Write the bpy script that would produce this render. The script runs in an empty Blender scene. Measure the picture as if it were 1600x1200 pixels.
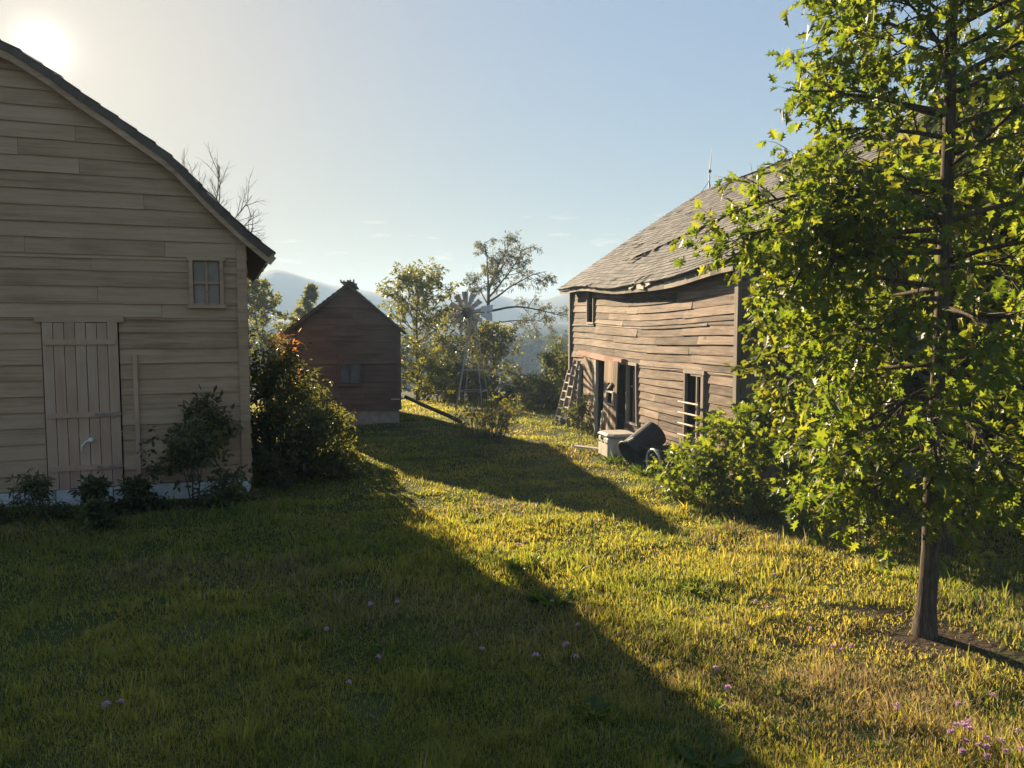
import bpy, math, random
import numpy as np
from mathutils import Vector, Matrix

SC = bpy.context.scene
COL = SC.collection
R = math.radians

# ------------------------------------------------------------------ camera
EYE = 2.4
PITCH = math.atan(89 / 1200)
cam_d = bpy.data.cameras.new('camera')
cam = bpy.data.objects.new('camera', cam_d)
COL.objects.link(cam)
cam.location = (0, 0, EYE)
cam.rotation_euler = (math.pi / 2 - PITCH, 0, 0)
cam_d.sensor_width = 36
cam_d.lens = 27
cam_d.clip_start = 0.05
cam_d.clip_end = 8000
SC.camera = cam

# ------------------------------------------------------------------ sky, sun, exposure
SUN_AZ = R(-30.7)            # from +Y towards -X
SUN_EL = R(16.9)
SUN = Vector((math.sin(SUN_AZ) * math.cos(SUN_EL), math.cos(SUN_AZ) * math.cos(SUN_EL), math.sin(SUN_EL)))
SKY_STRENGTH = 0.115
SUN_STRENGTH = 5.0
SKY_KNEE = 1.25
SC.view_settings.view_transform = 'Standard'
SC.view_settings.look = 'None'
SC.view_settings.gamma = 1
SC.view_settings.use_curve_mapping = False
SC.view_settings.exposure = 2.0

world = bpy.data.worlds.new('World')
SC.world = world
world.use_nodes = True


def build_world():
    nt = world.node_tree
    nt.nodes.clear()
    N = nt.nodes.new
    L = nt.links.new
    out = N('ShaderNodeOutputWorld')
    bg = N('ShaderNodeBackground')
    bg.inputs['Strength'].default_value = SKY_STRENGTH
    sky = N('ShaderNodeTexSky')
    sky.sky_type = 'NISHITA'
    sky.sun_disc = False
    sky.sun_elevation = SUN_EL
    sky.sun_rotation = SUN_AZ
    sky.altitude = 200
    sky.air_density = 1.0
    sky.dust_density = 0.8
    sky.ozone_density = 1.0
    # bright aureole of the low sun, fixed to the sun's direction
    tc = N('ShaderNodeTexCoord')
    dot = N('ShaderNodeVectorMath'); dot.operation = 'DOT_PRODUCT'
    dot.inputs[1].default_value = SUN
    L(tc.outputs['Generated'], dot.inputs[0])
    clampn = N('ShaderNodeMath'); clampn.operation = 'MINIMUM'; clampn.inputs[1].default_value = 1.0
    L(dot.outputs['Value'], clampn.inputs[0])
    ac = N('ShaderNodeMath'); ac.operation = 'ARCCOSINE'
    L(clampn.outputs[0], ac.inputs[0])

    def lobe(scale, amp, power=1.0):
        m = N('ShaderNodeMath'); m.operation = 'DIVIDE'; m.inputs[1].default_value = scale
        L(ac.outputs[0], m.inputs[0])
        pw = N('ShaderNodeMath'); pw.operation = 'POWER'; pw.inputs[1].default_value = power
        L(m.outputs[0], pw.inputs[0])
        ng = N('ShaderNodeMath'); ng.operation = 'MULTIPLY'; ng.inputs[1].default_value = -1
        L(pw.outputs[0], ng.inputs[0])
        ex = N('ShaderNodeMath'); ex.operation = 'EXPONENT'
        L(ng.outputs[0], ex.inputs[0])
        mu = N('ShaderNodeMath'); mu.operation = 'MULTIPLY'; mu.inputs[1].default_value = amp
        L(ex.outputs[0], mu.inputs[0])
        return mu
    a = lobe(R(.45), 17.0, 1.0)
    b = lobe(R(8), 0.75)
    ab = N('ShaderNodeMath'); ab.operation = 'ADD'
    L(a.outputs[0], ab.inputs[0]); L(b.outputs[0], ab.inputs[1])
    glow = N('ShaderNodeMix'); glow.data_type = 'RGBA'; glow.blend_type = 'MULTIPLY'
    glow.inputs['Factor'].default_value = 1.0
    L(ab.outputs[0], glow.inputs['A'])
    glow.inputs['B'].default_value = (1.0, 0.9, 0.72, 1)
    # thin low clouds near the horizon
    sep = N('ShaderNodeSeparateXYZ'); L(tc.outputs['Generated'], sep.inputs[0])
    mp = N('ShaderNodeMapping'); mp.inputs['Scale'].default_value = (16, 16, 90)
    mp.inputs['Location'].default_value = (1.3, 0.4, 0.0)
    L(tc.outputs['Generated'], mp.inputs[0])
    nz = N('ShaderNodeTexNoise'); nz.inputs['Scale'].default_value = 1.0
    nz.inputs['Detail'].default_value = 6; nz.inputs['Roughness'].default_value = 0.55
    L(mp.outputs[0], nz.inputs[0])
    cr = N('ShaderNodeValToRGB')
    cr.color_ramp.elements[0].position = 0.60; cr.color_ramp.elements[1].position = 0.68
    L(nz.outputs['Fac'], cr.inputs[0])
    band = N('ShaderNodeValToRGB')
    e = band.color_ramp.elements
    e[0].position = 0.05; e[0].color = (0, 0, 0, 1)
    e[1].position = 0.16; e[1].color = (0, 0, 0, 1)
    k = e.new(0.085); k.color = (1, 1, 1, 1)
    k = e.new(0.12); k.color = (.8, .8, .8, 1)
    L(sep.outputs['Z'], band.inputs[0])
    cm = N('ShaderNodeMath'); cm.operation = 'MULTIPLY'
    L(cr.outputs[0], cm.inputs[0]); L(band.outputs[0], cm.inputs[1])
    cm2 = N('ShaderNodeMath'); cm2.operation = 'MULTIPLY'; cm2.inputs[1].default_value = 0.9
    L(cm.outputs[0], cm2.inputs[0])
    cmix = N('ShaderNodeMix'); cmix.data_type = 'RGBA'
    L(cm2.outputs[0], cmix.inputs['Factor'])
    # soften the sky's range towards the sun: L / (1 + lum / knee)
    bw = N('ShaderNodeRGBToBW'); L(sky.outputs[0], bw.inputs[0])
    k1 = N('ShaderNodeMath'); k1.operation = 'MULTIPLY_ADD'; k1.inputs[1].default_value = 1 / SKY_KNEE; k1.inputs[2].default_value = 1.0
    L(bw.outputs[0], k1.inputs[0])
    k2 = N('ShaderNodeMath'); k2.operation = 'DIVIDE'; k2.inputs[0].default_value = 1.0
    L(k1.outputs[0], k2.inputs[1])
    soft = N('ShaderNodeVectorMath'); soft.operation = 'SCALE'
    L(sky.outputs[0], soft.inputs[0]); L(k2.outputs[0], soft.inputs['Scale'])
    L(soft.outputs[0], cmix.inputs['A'])
    cmix.inputs['B'].default_value = (1.9, 1.65, 1.4, 1)
    add = N('ShaderNodeMix'); add.data_type = 'RGBA'; add.blend_type = 'ADD'
    add.inputs['Factor'].default_value = 1.0
    L(cmix.outputs['Result'], add.inputs['A']); L(glow.outputs['Result'], add.inputs['B'])
    L(add.outputs['Result'], bg.inputs['Color'])
    L(bg.outputs[0], out.inputs['Surface'])


build_world()
sun_d = bpy.data.lights.new('sun', 'SUN')
sun_d.energy = SUN_STRENGTH
sun_d.angle = R(0.5)
sun_d.color = (1.0, 0.80, 0.52)
sun_o = bpy.data.objects.new('sun', sun_d)
COL.objects.link(sun_o)
sun_o.rotation_euler = (-SUN).to_track_quat('-Z', 'Y').to_euler()
sun_o.location = SUN * 60
SC.cycles.max_bounces = 6
SC.cycles.transparent_max_bounces = 4
SC.cycles.volume_bounces = 0


# ------------------------------------------------------------------ object helpers
def tag(o, label=None, cat=None, group=None, kind=None):
    if label: o['label'] = label
    if cat: o['category'] = cat
    if group: o['group'] = group
    if kind: o['kind'] = kind
    return o


def thing(name, label, cat, loc=(0, 0, 0), rz=0.0, group=None):
    o = bpy.data.objects.new(name, None)
    COL.objects.link(o)
    o.empty_display_size = 0.2
    o.location = loc
    o.rotation_euler = (0, 0, rz)
    return tag(o, label, cat, group)


def link_mesh(name, me, parent=None):
    o = bpy.data.objects.new(name, me)
    COL.objects.link(o)
    if parent: o.parent = parent
    return o


def copy_tree(o, parent=None):
    c = o.copy()
    COL.objects.link(c)
    c.parent = parent
    for ch in o.children:
        copy_tree(ch, c)
    return c


class MB:
    def __init__(self):
        self.v = []; self.f = []; self.m = []
        self.mi = 0

    def add(self, vs, fs):
        b = len(self.v)
        self.v.extend([tuple(p) for p in vs])
        for f in fs:
            self.f.append([b + i for i in f]); self.m.append(self.mi)

    def quad(self, a, b, c, d): self.add([a, b, c, d], [(0, 1, 2, 3)])

    def hexa(self, p):
        # p: 8 points, bottom ring 0-3 counter-clockwise, top ring 4-7
        self.add(p, [(3, 2, 1, 0), (4, 5, 6, 7), (0, 1, 5, 4), (1, 2, 6, 5), (2, 3, 7, 6), (3, 0, 4, 7)])

    def box(self, c, s, rot=None, taper=1.0):
        x, y, z = s[0] / 2, s[1] / 2, s[2] / 2
        ps = [(-x, -y, -z), (x, -y, -z), (x, y, -z), (-x, y, -z)]
        ps += [(a * taper, b * taper, z) for a, b, _ in ps]
        if rot is not None: ps = [rot @ Vector(q) for q in ps]
        self.hexa([(q[0] + c[0], q[1] + c[1], q[2] + c[2]) for q in ps])

    def beam(self, a, b, w, h, up=(0, 0, 1)):
        a, b = Vector(a), Vector(b)
        d = (b - a).normalized()
        s = d.cross(Vector(up))
        if s.length < 1e-4: s = d.cross(Vector((1, 0, 0)))
        s.normalize()
        u = s.cross(d).normalized()
        s *= w / 2; u *= h / 2
        self.hexa([a - s - u, a + s - u, b + s - u, b - s - u, a - s + u, a + s + u, b + s + u, b - s + u])

    def tube(self, pts, rad, n=6, cap=True, lump=0.0, rng=None):
        pts = [Vector(p) for p in pts]
        if not hasattr(rad, '__len__'): rad = [rad] * len(pts)
        b = len(self.v)
        t0 = (pts[1] - pts[0]).normalized()
        ref = Vector((1, 0, 0)) if abs(t0.x) < 0.8 else Vector((0, 1, 0))
        s = t0.cross(ref).normalized()
        for i, p in enumerate(pts):
            t = (pts[min(i + 1, len(pts) - 1)] - pts[max(i - 1, 0)])
            if t.length < 1e-9: t = t0.copy()
            t.normalize()
            s = (s - t * s.dot(t)); s.normalize()
            u = t.cross(s)
            for k in range(n):
                a = 2 * math.pi * k / n
                r = rad[i]
                if lump: r *= 1 + lump * (rng.random() - .5)
                q = p + s * (math.cos(a) * r) + u * (math.sin(a) * r)
                self.v.append(q[:])
        for i in range(len(pts) - 1):
            for k in range(n):
                self.f.append([b + i * n + k, b + i * n + (k + 1) % n, b + (i + 1) * n + (k + 1) % n, b + (i + 1) * n + k])
                self.m.append(self.mi)
        if cap:
            self.f.append([b + k for k in range(n)][::-1]); self.m.append(self.mi)
            e = b + (len(pts) - 1) * n
            self.f.append([e + k for k in range(n)]); self.m.append(self.mi)

    def lathe(self, o, ax, prof, n=24):
        # prof: list of (distance along axis, radius); open surface
        ax = Vector(ax).normalized()
        ref = Vector((0, 0, 1)) if abs(ax.z) < 0.9 else Vector((1, 0, 0))
        s = ax.cross(ref).normalized(); u = s.cross(ax)
        b = len(self.v)
        for d, r in prof:
            for k in range(n):
                a = 2 * math.pi * k / n
                q = Vector(o) + ax * d + s * (math.cos(a) * r) + u * (math.sin(a) * r)
                self.v.append(q[:])
        for i in range(len(prof) - 1):
            for k in range(n):
                self.f.append([b + i * n + k, b + i * n + (k + 1) % n, b + (i + 1) * n + (k + 1) % n, b + (i + 1) * n + k])
                self.m.append(self.mi)

    def build(self, name, mats, parent=None, smooth=False):
        me = bpy.data.meshes.new(name)
        me.from_pydata(self.v, [], self.f)
        if not isinstance(mats, (list, tuple)): mats = [mats]
        for m in mats: me.materials.append(m)
        if len(mats) > 1: me.polygons.foreach_set('material_index', self.m)
        if smooth: me.polygons.foreach_set('use_smooth', [True] * len(me.polygons))
        me.update()
        return link_mesh(name, me, parent)


def mesh_np(name, verts, loops, starts, mat, parent=None, smooth=False, mat2=None, idx=None):
    me = bpy.data.meshes.new(name)
    me.vertices.add(len(verts))
    me.vertices.foreach_set('co', np.ascontiguousarray(verts, dtype=np.float32).ravel())
    me.loops.add(len(loops))
    me.loops.foreach_set('vertex_index', np.ascontiguousarray(loops, dtype=np.int32))
    me.polygons.add(len(starts))
    me.polygons.foreach_set('loop_start', np.ascontiguousarray(starts, dtype=np.int32))
    if smooth: me.polygons.foreach_set('use_smooth', np.ones(len(starts), dtype=bool))
    me.materials.append(mat)
    if mat2 is not None:
        me.materials.append(mat2)
        me.polygons.foreach_set('material_index', np.ascontiguousarray(idx, dtype=np.int32))
    me.update(calc_edges=True)
    return link_mesh(name, me, parent)


# ------------------------------------------------------------------ materials
def new_mat(name):
    m = bpy.data.materials.new(name)
    m.use_nodes = True
    nt = m.node_tree
    for n in list(nt.nodes): nt.nodes.remove(n)
    out = nt.nodes.new('ShaderNodeOutputMaterial')
    return m, nt, nt.nodes.new, nt.links.new, out


def ramp(nt, stops):
    r = nt.nodes.new('ShaderNodeValToRGB')
    e = r.color_ramp.elements
    e[0].position, e[0].color = stops[0][0], (*stops[0][1], 1)
    e[1].position, e[1].color = stops[-1][0], (*stops[-1][1], 1)
    for p, c in stops[1:-1]:
        k = e.new(p); k.color = (*c, 1)
    return r


def wood_mat(name, dark, mid, light, axis=0, rough=0.85, grain=1.0, knots=True, isl=0.35, streak=0.45):
    m, nt, N, L, out = new_mat(name)
    bs = N('ShaderNodeBsdfPrincipled'); bs.inputs['Roughness'].default_value = rough
    bs.inputs['Specular IOR Level'].default_value = 0.25
    tc = N('ShaderNodeTexCoord')
    geo = N('ShaderNodeNewGeometry')
    sc = [9 * grain, 9 * grain, 9 * grain]; sc[axis] = 0.55 * grain
    off = N('ShaderNodeVectorMath'); off.operation = 'MULTIPLY_ADD'
    comb = N('ShaderNodeCombineXYZ')
    for i in range(3): L(geo.outputs['Random Per Island'], comb.inputs[i])
    L(comb.outputs[0], off.inputs[0]); off.inputs[1].default_value = (37, 53, 71)
    L(tc.outputs['Object'], off.inputs[2])
    mp = N('ShaderNodeMapping'); mp.inputs['Scale'].default_value = sc
    L(off.outputs[0], mp.inputs[0])
    n1 = N('ShaderNodeTexNoise'); n1.inputs['Scale'].default_value = 2.2; n1.inputs['Detail'].default_value = 8
    n1.inputs['Roughness'].default_value = 0.68
    L(mp.outputs[0], n1.inputs[0])
    n2 = N('ShaderNodeTexNoise'); n2.inputs['Scale'].default_value = 1.3; n2.inputs['Detail'].default_value = 4
    L(off.outputs[0], n2.inputs[0])
    mixf = N('ShaderNodeMath'); mixf.operation = 'MULTIPLY_ADD'; mixf.inputs[1].default_value = isl
    L(geo.outputs['Random Per Island'], mixf.inputs[0])
    av = N('ShaderNodeMath'); av.operation = 'MULTIPLY_ADD'; av.inputs[1].default_value = streak
    L(n1.outputs['Fac'], av.inputs[0])
    b2 = N('ShaderNodeMath'); b2.operation = 'MULTIPLY'; b2.inputs[1].default_value = max(.1, 1.18 - isl - streak)
    L(n2.outputs['Fac'], b2.inputs[0]); L(b2.outputs[0], av.inputs[2])
    L(av.outputs[0], mixf.inputs[2])
    rp = ramp(nt, [(0.40, dark), (0.57, mid), (0.78, light)])
    L(mixf.outputs[0], rp.inputs[0])
    last = rp.outputs[0]
    if knots:
        vo = N('ShaderNodeTexVoronoi'); vo.inputs['Scale'].default_value = 3.4
        ks = [1.0, 1.0, 1.0]; ks[axis] = 0.55
        mk = N('ShaderNodeMapping'); mk.inputs['Scale'].default_value = ks
        L(off.outputs[0], mk.inputs[0]); L(mk.outputs[0], vo.inputs[0])
        kr = ramp(nt, [(0.05, (0.25, 0.2, 0.17)), (0.14, (1, 1, 1))])
        L(vo.outputs['Distance'], kr.inputs[0])
        mm = N('ShaderNodeMix'); mm.data_type = 'RGBA'; mm.blend_type = 'MULTIPLY'; mm.inputs['Factor'].default_value = 0.8
        L(last, mm.inputs['A']); L(kr.outputs[0], mm.inputs['B'])
        last = mm.outputs['Result']
    L(last, bs.inputs['Base Color'])
    bp = N('ShaderNodeBump'); bp.inputs['Strength'].default_value = 0.5; bp.inputs['Distance'].default_value = 0.012
    L(n1.outputs['Fac'], bp.inputs['Height']); L(bp.outputs[0], bs.inputs['Normal'])
    L(bs.outputs[0], out.inputs[0])
    return m


def plain_mat(name, c1, c2, rough=0.7, scale=6.0, metal=0.0, bump=0.2, detail=6, spec=0.4, island=0.0):
    m, nt, N, L, out = new_mat(name)
    bs = N('ShaderNodeBsdfPrincipled'); bs.inputs['Roughness'].default_value = rough
    bs.inputs['Metallic'].default_value = metal
    bs.inputs['Specular IOR Level'].default_value = spec
    tc = N('ShaderNodeTexCoord')
    n1 = N('ShaderNodeTexNoise'); n1.inputs['Scale'].default_value = scale; n1.inputs['Detail'].default_value = detail
    n1.inputs['Roughness'].default_value = 0.65
    L(tc.outputs['Object'], n1.inputs[0])
    rp = ramp(nt, [(0.3, c1), (0.7, c2)])
    if island:
        geo = N('ShaderNodeNewGeometry')
        ma = N('ShaderNodeMath'); ma.operation = 'MULTIPLY_ADD'; ma.inputs[1].default_value = island
        L(geo.outputs['Random Per Island'], ma.inputs[0])
        mb = N('ShaderNodeMath'); mb.operation = 'MULTIPLY_ADD'; mb.inputs[1].default_value = 1 - island * .6
        mb.inputs[2].default_value = -island * .2
        L(n1.outputs['Fac'], mb.inputs[0]); L(mb.outputs[0], ma.inputs[2])
        L(ma.outputs[0], rp.inputs[0])
    else:
        L(n1.outputs['Fac'], rp.inputs[0])
    L(rp.outputs[0], bs.inputs['Base Color'])
    if bump:
        bp = N('ShaderNodeBump'); bp.inputs['Strength'].default_value = bump; bp.inputs['Distance'].default_value = 0.02
        L(n1.outputs['Fac'], bp.inputs['Height']); L(bp.outputs[0], bs.inputs['Normal'])
    L(bs.outputs[0], out.inputs[0])
    return m


def leaf_mat(name, cols, trans_gain=1.6, trans_tint=(1.15, 1.0, 0.35), tmix=0.5, gloss=0.45, patch=0.0, patch_scale=0.5):
    """cols: list of leaf colours spread by a random value per leaf."""
    m, nt, N, L, out = new_mat(name)
    geo = N('ShaderNodeNewGeometry')
    stops = [(i / max(1, len(cols) - 1), c) for i, c in enumerate(cols)]
    rp = ramp(nt, stops)
    src = geo.outputs['Random Per Island']
    if patch:
        tc = N('ShaderNodeTexCoord')
        nz = N('ShaderNodeTexNoise'); nz.inputs['Scale'].default_value = patch_scale; nz.inputs['Detail'].default_value = 5
        L(tc.outputs['Object'], nz.inputs[0])
        mr = N('ShaderNodeMapRange'); mr.inputs[1].default_value = 0.3; mr.inputs[2].default_value = 0.7
        L(nz.outputs['Fac'], mr.inputs[0])
        mx = N('ShaderNodeMix'); mx.data_type = 'FLOAT'; mx.inputs['Factor'].default_value = patch
        L(src, mx.inputs['A']); L(mr.outputs[0], mx.inputs['B'])
        src = mx.outputs['Result']
    L(src, rp.inputs[0])
    bs = N('ShaderNodeBsdfPrincipled'); bs.inputs['Roughness'].default_value = gloss
    bs.inputs['Specular IOR Level'].default_value = 0.35
    L(rp.outputs[0], bs.inputs['Base Color'])
    tl = N('ShaderNodeBsdfTranslucent')
    mul = N('ShaderNodeMix'); mul.data_type = 'RGBA'; mul.blend_type = 'MULTIPLY'; mul.inputs['Factor'].default_value = 1.0
    L(rp.outputs[0], mul.inputs['A'])
    mul.inputs['B'].default_value = (trans_gain * trans_tint[0], trans_gain * trans_tint[1], trans_gain * trans_tint[2], 1)
    L(mul.outputs['Result'], tl.inputs['Color'])
    ms = N('ShaderNodeMixShader'); ms.inputs[0].default_value = tmix
    L(bs.outputs[0], ms.inputs[1]); L(tl.outputs[0], ms.inputs[2])
    L(ms.outputs[0], out.inputs[0])
    return m


M = {}
M['siding'] = wood_mat('weathered_siding', (0.03, 0.021, 0.017), (0.145, 0.099, 0.074), (0.34, 0.25, 0.19), 0, isl=.2, streak=.75)
M['siding_end'] = wood_mat('weathered_gable_siding', (0.07, 0.06, 0.05), (0.17, 0.14, 0.115), (0.28, 0.23, 0.19), 1)
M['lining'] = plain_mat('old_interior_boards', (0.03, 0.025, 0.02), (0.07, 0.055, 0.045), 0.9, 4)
M['plank'] = wood_mat('door_planks', (0.12, 0.08, 0.055), (0.28, 0.19, 0.13), (0.42, 0.31, 0.22), 2)
M['track'] = wood_mat('red_track_board', (0.17, 0.075, 0.05), (0.30, 0.15, 0.105), (0.40, 0.24, 0.18), 0)
M['trim'] = wood_mat('grey_trim', (0.09, 0.075, 0.06), (0.19, 0.16, 0.13), (0.33, 0.28, 0.23), 2, knots=False)
M['pale_trim'] = wood_mat('pale_trim', (0.28, 0.25, 0.21), (0.45, 0.41, 0.35), (0.58, 0.54, 0.47), 2, knots=False)
M['shingle'] = plain_mat('grey_brown_shingles', (0.075, 0.07, 0.068), (0.20, 0.183, 0.172), 0.9, 5.0, bump=0.5, island=0.45)
M['roofdeck'] = plain_mat('roof_boards', (0.06, 0.05, 0.04), (0.13, 0.10, 0.08), 0.9, 5)
M['barn_tan'] = wood_mat('tan_barn_boards', (0.26, 0.17, 0.10), (0.40, 0.27, 0.168), (0.48, 0.345, 0.23), 0, isl=.14, streak=.7, knots=False)
M['barn_door'] = wood_mat('tan_barn_door', (0.35, 0.225, 0.145), (0.44, 0.29, 0.195), (0.50, 0.36, 0.25), 2, isl=.14, knots=False)
M['shed_red'] = wood_mat('faded_red_boards', (0.085, 0.058, 0.044), (0.13, 0.09, 0.068), (0.17, 0.125, 0.097), 0, isl=.12, knots=False)
M['stone'] = plain_mat('whitewashed_stone', (0.42, 0.42, 0.42), (0.72, 0.71, 0.68), 0.9, 5, bump=0.6)
M['concrete'] = plain_mat('old_concrete', (0.22, 0.20, 0.18), (0.38, 0.35, 0.31), 0.9, 5, bump=0.4)
M['bark'] = wood_mat('oak_bark', (0.012, 0.010, 0.008), (0.06, 0.046, 0.035), (0.19, 0.145, 0.11), 2, .95, 4.5, False, 0, .9)
M['twig'] = plain_mat('grey_bark', (0.05, 0.042, 0.035), (0.13, 0.11, 0.09), 0.95, 14, bump=0.6)
M['steel'] = plain_mat('galvanised_steel', (0.20, 0.21, 0.21), (0.34, 0.35, 0.35), 0.5, 9, metal=0.7, bump=0.05)
M['darksteel'] = plain_mat('dull_dark_steel', (0.06, 0.06, 0.065), (0.12, 0.12, 0.125), 0.5, 9, metal=0.6, bump=0.05)
M['rusty'] = plain_mat('rusty_pipe', (0.20, 0.13, 0.10), (0.42, 0.33, 0.28), 0.7, 12, metal=0.3)
M['black_plastic'] = plain_mat('black_plastic', (0.010, 0.011, 0.012), (0.030, 0.031, 0.033), 0.6, 7, bump=0.1, spec=0.25)
M['rim'] = plain_mat('pale_grey_rim', (0.40, 0.40, 0.38), (0.58, 0.57, 0.54), 0.5, 8)
M['cooler'] = plain_mat('dirty_cream_plastic', (0.36, 0.31, 0.25), (0.58, 0.52, 0.44), 0.6, 6)
M['dusty'] = plain_mat('dust_brown_glass', (0.20, 0.16, 0.12), (0.32, 0.26, 0.19), 0.35, 3, bump=0.02, spec=0.5)
M['glass'] = plain_mat('dusty_glass', (0.10, 0.11, 0.12), (0.20, 0.21, 0.21), 0.15, 3, bump=0.02, spec=0.8)
M['white_paint'] = plain_mat('white_paint', (0.62, 0.62, 0.60), (0.80, 0.80, 0.78), 0.5, 8)
M['ladder'] = wood_mat('old_ladder_wood', (0.10, 0.085, 0.07), (0.22, 0.19, 0.16), (0.40, 0.36, 0.31), 2, knots=False)
M['soil'] = plain_mat('bare_soil', (0.045, 0.033, 0.023), (0.10, 0.075, 0.05), 1.0, 8)

LEAF_OAK = leaf_mat('oak_leaf', [(0.04, 0.066, 0.014), (0.055, 0.086, 0.016), (0.08, 0.108, 0.018), (0.11, 0.125, 0.022)], 3.2, (1.12, 1.0, 0.36), 0.5)
LEAF_ROUND = leaf_mat('rounded_leaf', [(0.04, 0.065, 0.014), (0.06, 0.085, 0.016), (0.09, 0.105, 0.02), (0.12, 0.12, 0.026)], 2.8, (1.12, 1.0, 0.36), 0.5)
LEAF_MAPLE = leaf_mat('dark_maple_leaf', [(0.028, 0.045, 0.012), (0.04, 0.058, 0.014), (0.06, 0.075, 0.018)], 2.0, (1.1, 1.0, 0.3), 0.4)
LEAF_SHRUB = leaf_mat('shrub_leaf', [(0.06, 0.075, 0.035), (0.085, 0.10, 0.042), (0.12, 0.125, 0.05)], 1.8, (1.1, 1.0, 0.5), 0.5)
LEAF_SUMAC = leaf_mat('reddish_leaf', [(0.16, 0.05, 0.02), (0.26, 0.10, 0.03), (0.30, 0.17, 0.04), (0.10, 0.08, 0.03)], 2.0, (1.2, 0.9, 0.5), 0.5)
LEAF_YELLOW = leaf_mat('yellow_green_leaf', [(0.06, 0.075, 0.018), (0.09, 0.10, 0.022), (0.14, 0.13, 0.03)], 2.4, (1.1, 1.0, 0.35), 0.5)
LEAF_OLIVE = leaf_mat('olive_leaf', [(0.05, 0.06, 0.022), (0.07, 0.075, 0.028), (0.10, 0.095, 0.035)], 1.8, (1.1, 1.0, 0.5), 0.45)
LEAF_FAR = leaf_mat('far_wood_leaf', [(0.03, 0.042, 0.014), (0.045, 0.058, 0.018), (0.065, 0.072, 0.02)], 1.6, (1.1, 1.0, 0.5), 0.4)
LEAF_DRY = leaf_mat('dry_stalk', [(0.14, 0.10, 0.06), (0.20, 0.15, 0.08), (0.12, 0.12, 0.04)], 1.8, (1.1, 0.95, 0.6), 0.45)
LEAF_STRAW = leaf_mat('straw_blade', [(0.15, 0.115, 0.06), (0.22, 0.17, 0.09), (0.30, 0.25, 0.15)], 1.7, (1.1, .98, .7), 0.4, .6)
LEAF_WEED = leaf_mat('weed_leaf', [(0.04, 0.075, 0.02), (0.06, 0.10, 0.022), (0.08, 0.12, 0.03)], 2.3, (1.1, 1.0, 0.3), 0.5)
PETAL = leaf_mat('pink_petal', [(0.45, 0.22, 0.36), (0.55, 0.34, 0.48), (0.62, 0.45, 0.58)], 1.2, (1, 1, 1), 0.4)
GRASS = leaf_mat('grass_blade', [(0.045, 0.082, 0.024), (0.08, 0.115, 0.034), (0.13, 0.148, 0.044), (0.19, 0.18, 0.06), (0.27, 0.23, 0.11)],
                 2.85, (1.19, 1.0, 0.36), 0.5, 0.5, patch=0.5, patch_scale=0.55)


def ground_mat():
    m, nt, N, L, out = new_mat('field_soil_and_turf')
    bs = N('ShaderNodeBsdfPrincipled'); bs.inputs['Roughness'].default_value = 1.0
    bs.inputs['Specular IOR Level'].default_value = 0.1
    tc = N('ShaderNodeTexCoord')
    n1 = N('ShaderNodeTexNoise'); n1.inputs['Scale'].default_value = 0.6; n1.inputs['Detail'].default_value = 10
    n1.inputs['Roughness'].default_value = 0.7
    L(tc.outputs['Object'], n1.inputs[0])
    rp = ramp(nt, [(0.32, (0.05, 0.055, 0.018)), (0.5, (0.085, 0.092, 0.026)), (0.68, (0.15, 0.13, 0.05))])
    L(n1.outputs['Fac'], rp.inputs[0])
    n2 = N('ShaderNodeTexNoise'); n2.inputs['Scale'].default_value = 0.011; n2.inputs['Detail'].default_value = 3
    L(tc.outputs['Object'], n2.inputs[0])
    r2 = ramp(nt, [(0.40, (0.45, 0.55, 0.5)), (0.55, (1, 1, 1))])
    L(n2.outputs['Fac'], r2.inputs[0])
    mm = N('ShaderNodeMix'); mm.data_type = 'RGBA'; mm.blend_type = 'MULTIPLY'; mm.inputs['Factor'].default_value = 1.0
    L(rp.outputs[0], mm.inputs['A']); L(r2.outputs[0], mm.inputs['B'])
    # worn bare soil round the oak's foot
    vd = N('ShaderNodeVectorMath'); vd.operation = 'DISTANCE'; vd.inputs[1].default_value = (3.3, 5.85, 0)
    n4 = N('ShaderNodeTexNoise'); n4.inputs['Scale'].default_value = 2.5
    L(tc.outputs['Object'], n4.inputs[0])
    sm = N('ShaderNodeVectorMath'); sm.operation = 'MULTIPLY_ADD'; sm.inputs[1].default_value = (1.2, 1.2, 0)
    L(n4.outputs['Color'], sm.inputs[0]); L(tc.outputs['Object'], sm.inputs[2])
    so = N('ShaderNodeVectorMath'); so.operation = 'SUBTRACT'; so.inputs[1].default_value = (.6, .6, 0)
    L(sm.outputs[0], so.inputs[0]); L(so.outputs[0], vd.inputs[0])
    sr = ramp(nt, [(0.45, (1, 1, 1)), (0.75, (0, 0, 0))])
    L(vd.outputs['Value'], sr.inputs[0])
    ms = N('ShaderNodeMix'); ms.data_type = 'RGBA'
    L(sr.outputs[0], ms.inputs['Factor']); L(mm.outputs['Result'], ms.inputs['A']); ms.inputs['B'].default_value = (0.05, 0.036, 0.025, 1)
    L(ms.outputs['Result'], bs.inputs['Base Color'])
    bp = N('ShaderNodeBump'); bp.inputs['Strength'].default_value = 0.8; bp.inputs['Distance'].default_value = 0.05
    n3 = N('ShaderNodeTexNoise'); n3.inputs['Scale'].default_value = 14; n3.inputs['Detail'].default_value = 6
    L(tc.outputs['Object'], n3.inputs[0])
    L(n3.outputs['Fac'], bp.inputs['Height']); L(bp.outputs[0], bs.inputs['Normal'])
    L(bs.outputs[0], out.inputs[0])
    return m


M['ground'] = ground_mat()
M['mountain'] = plain_mat('wooded_mountain', (0.014, 0.024, 0.02), (0.03, 0.04, 0.028), 1.0, 0.02, bump=0, detail=8)
M['hill'] = plain_mat('far_hill', (0.03, 0.04, 0.024), (0.06, 0.068, 0.036), 1.0, 0.012, bump=0, detail=5)


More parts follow.
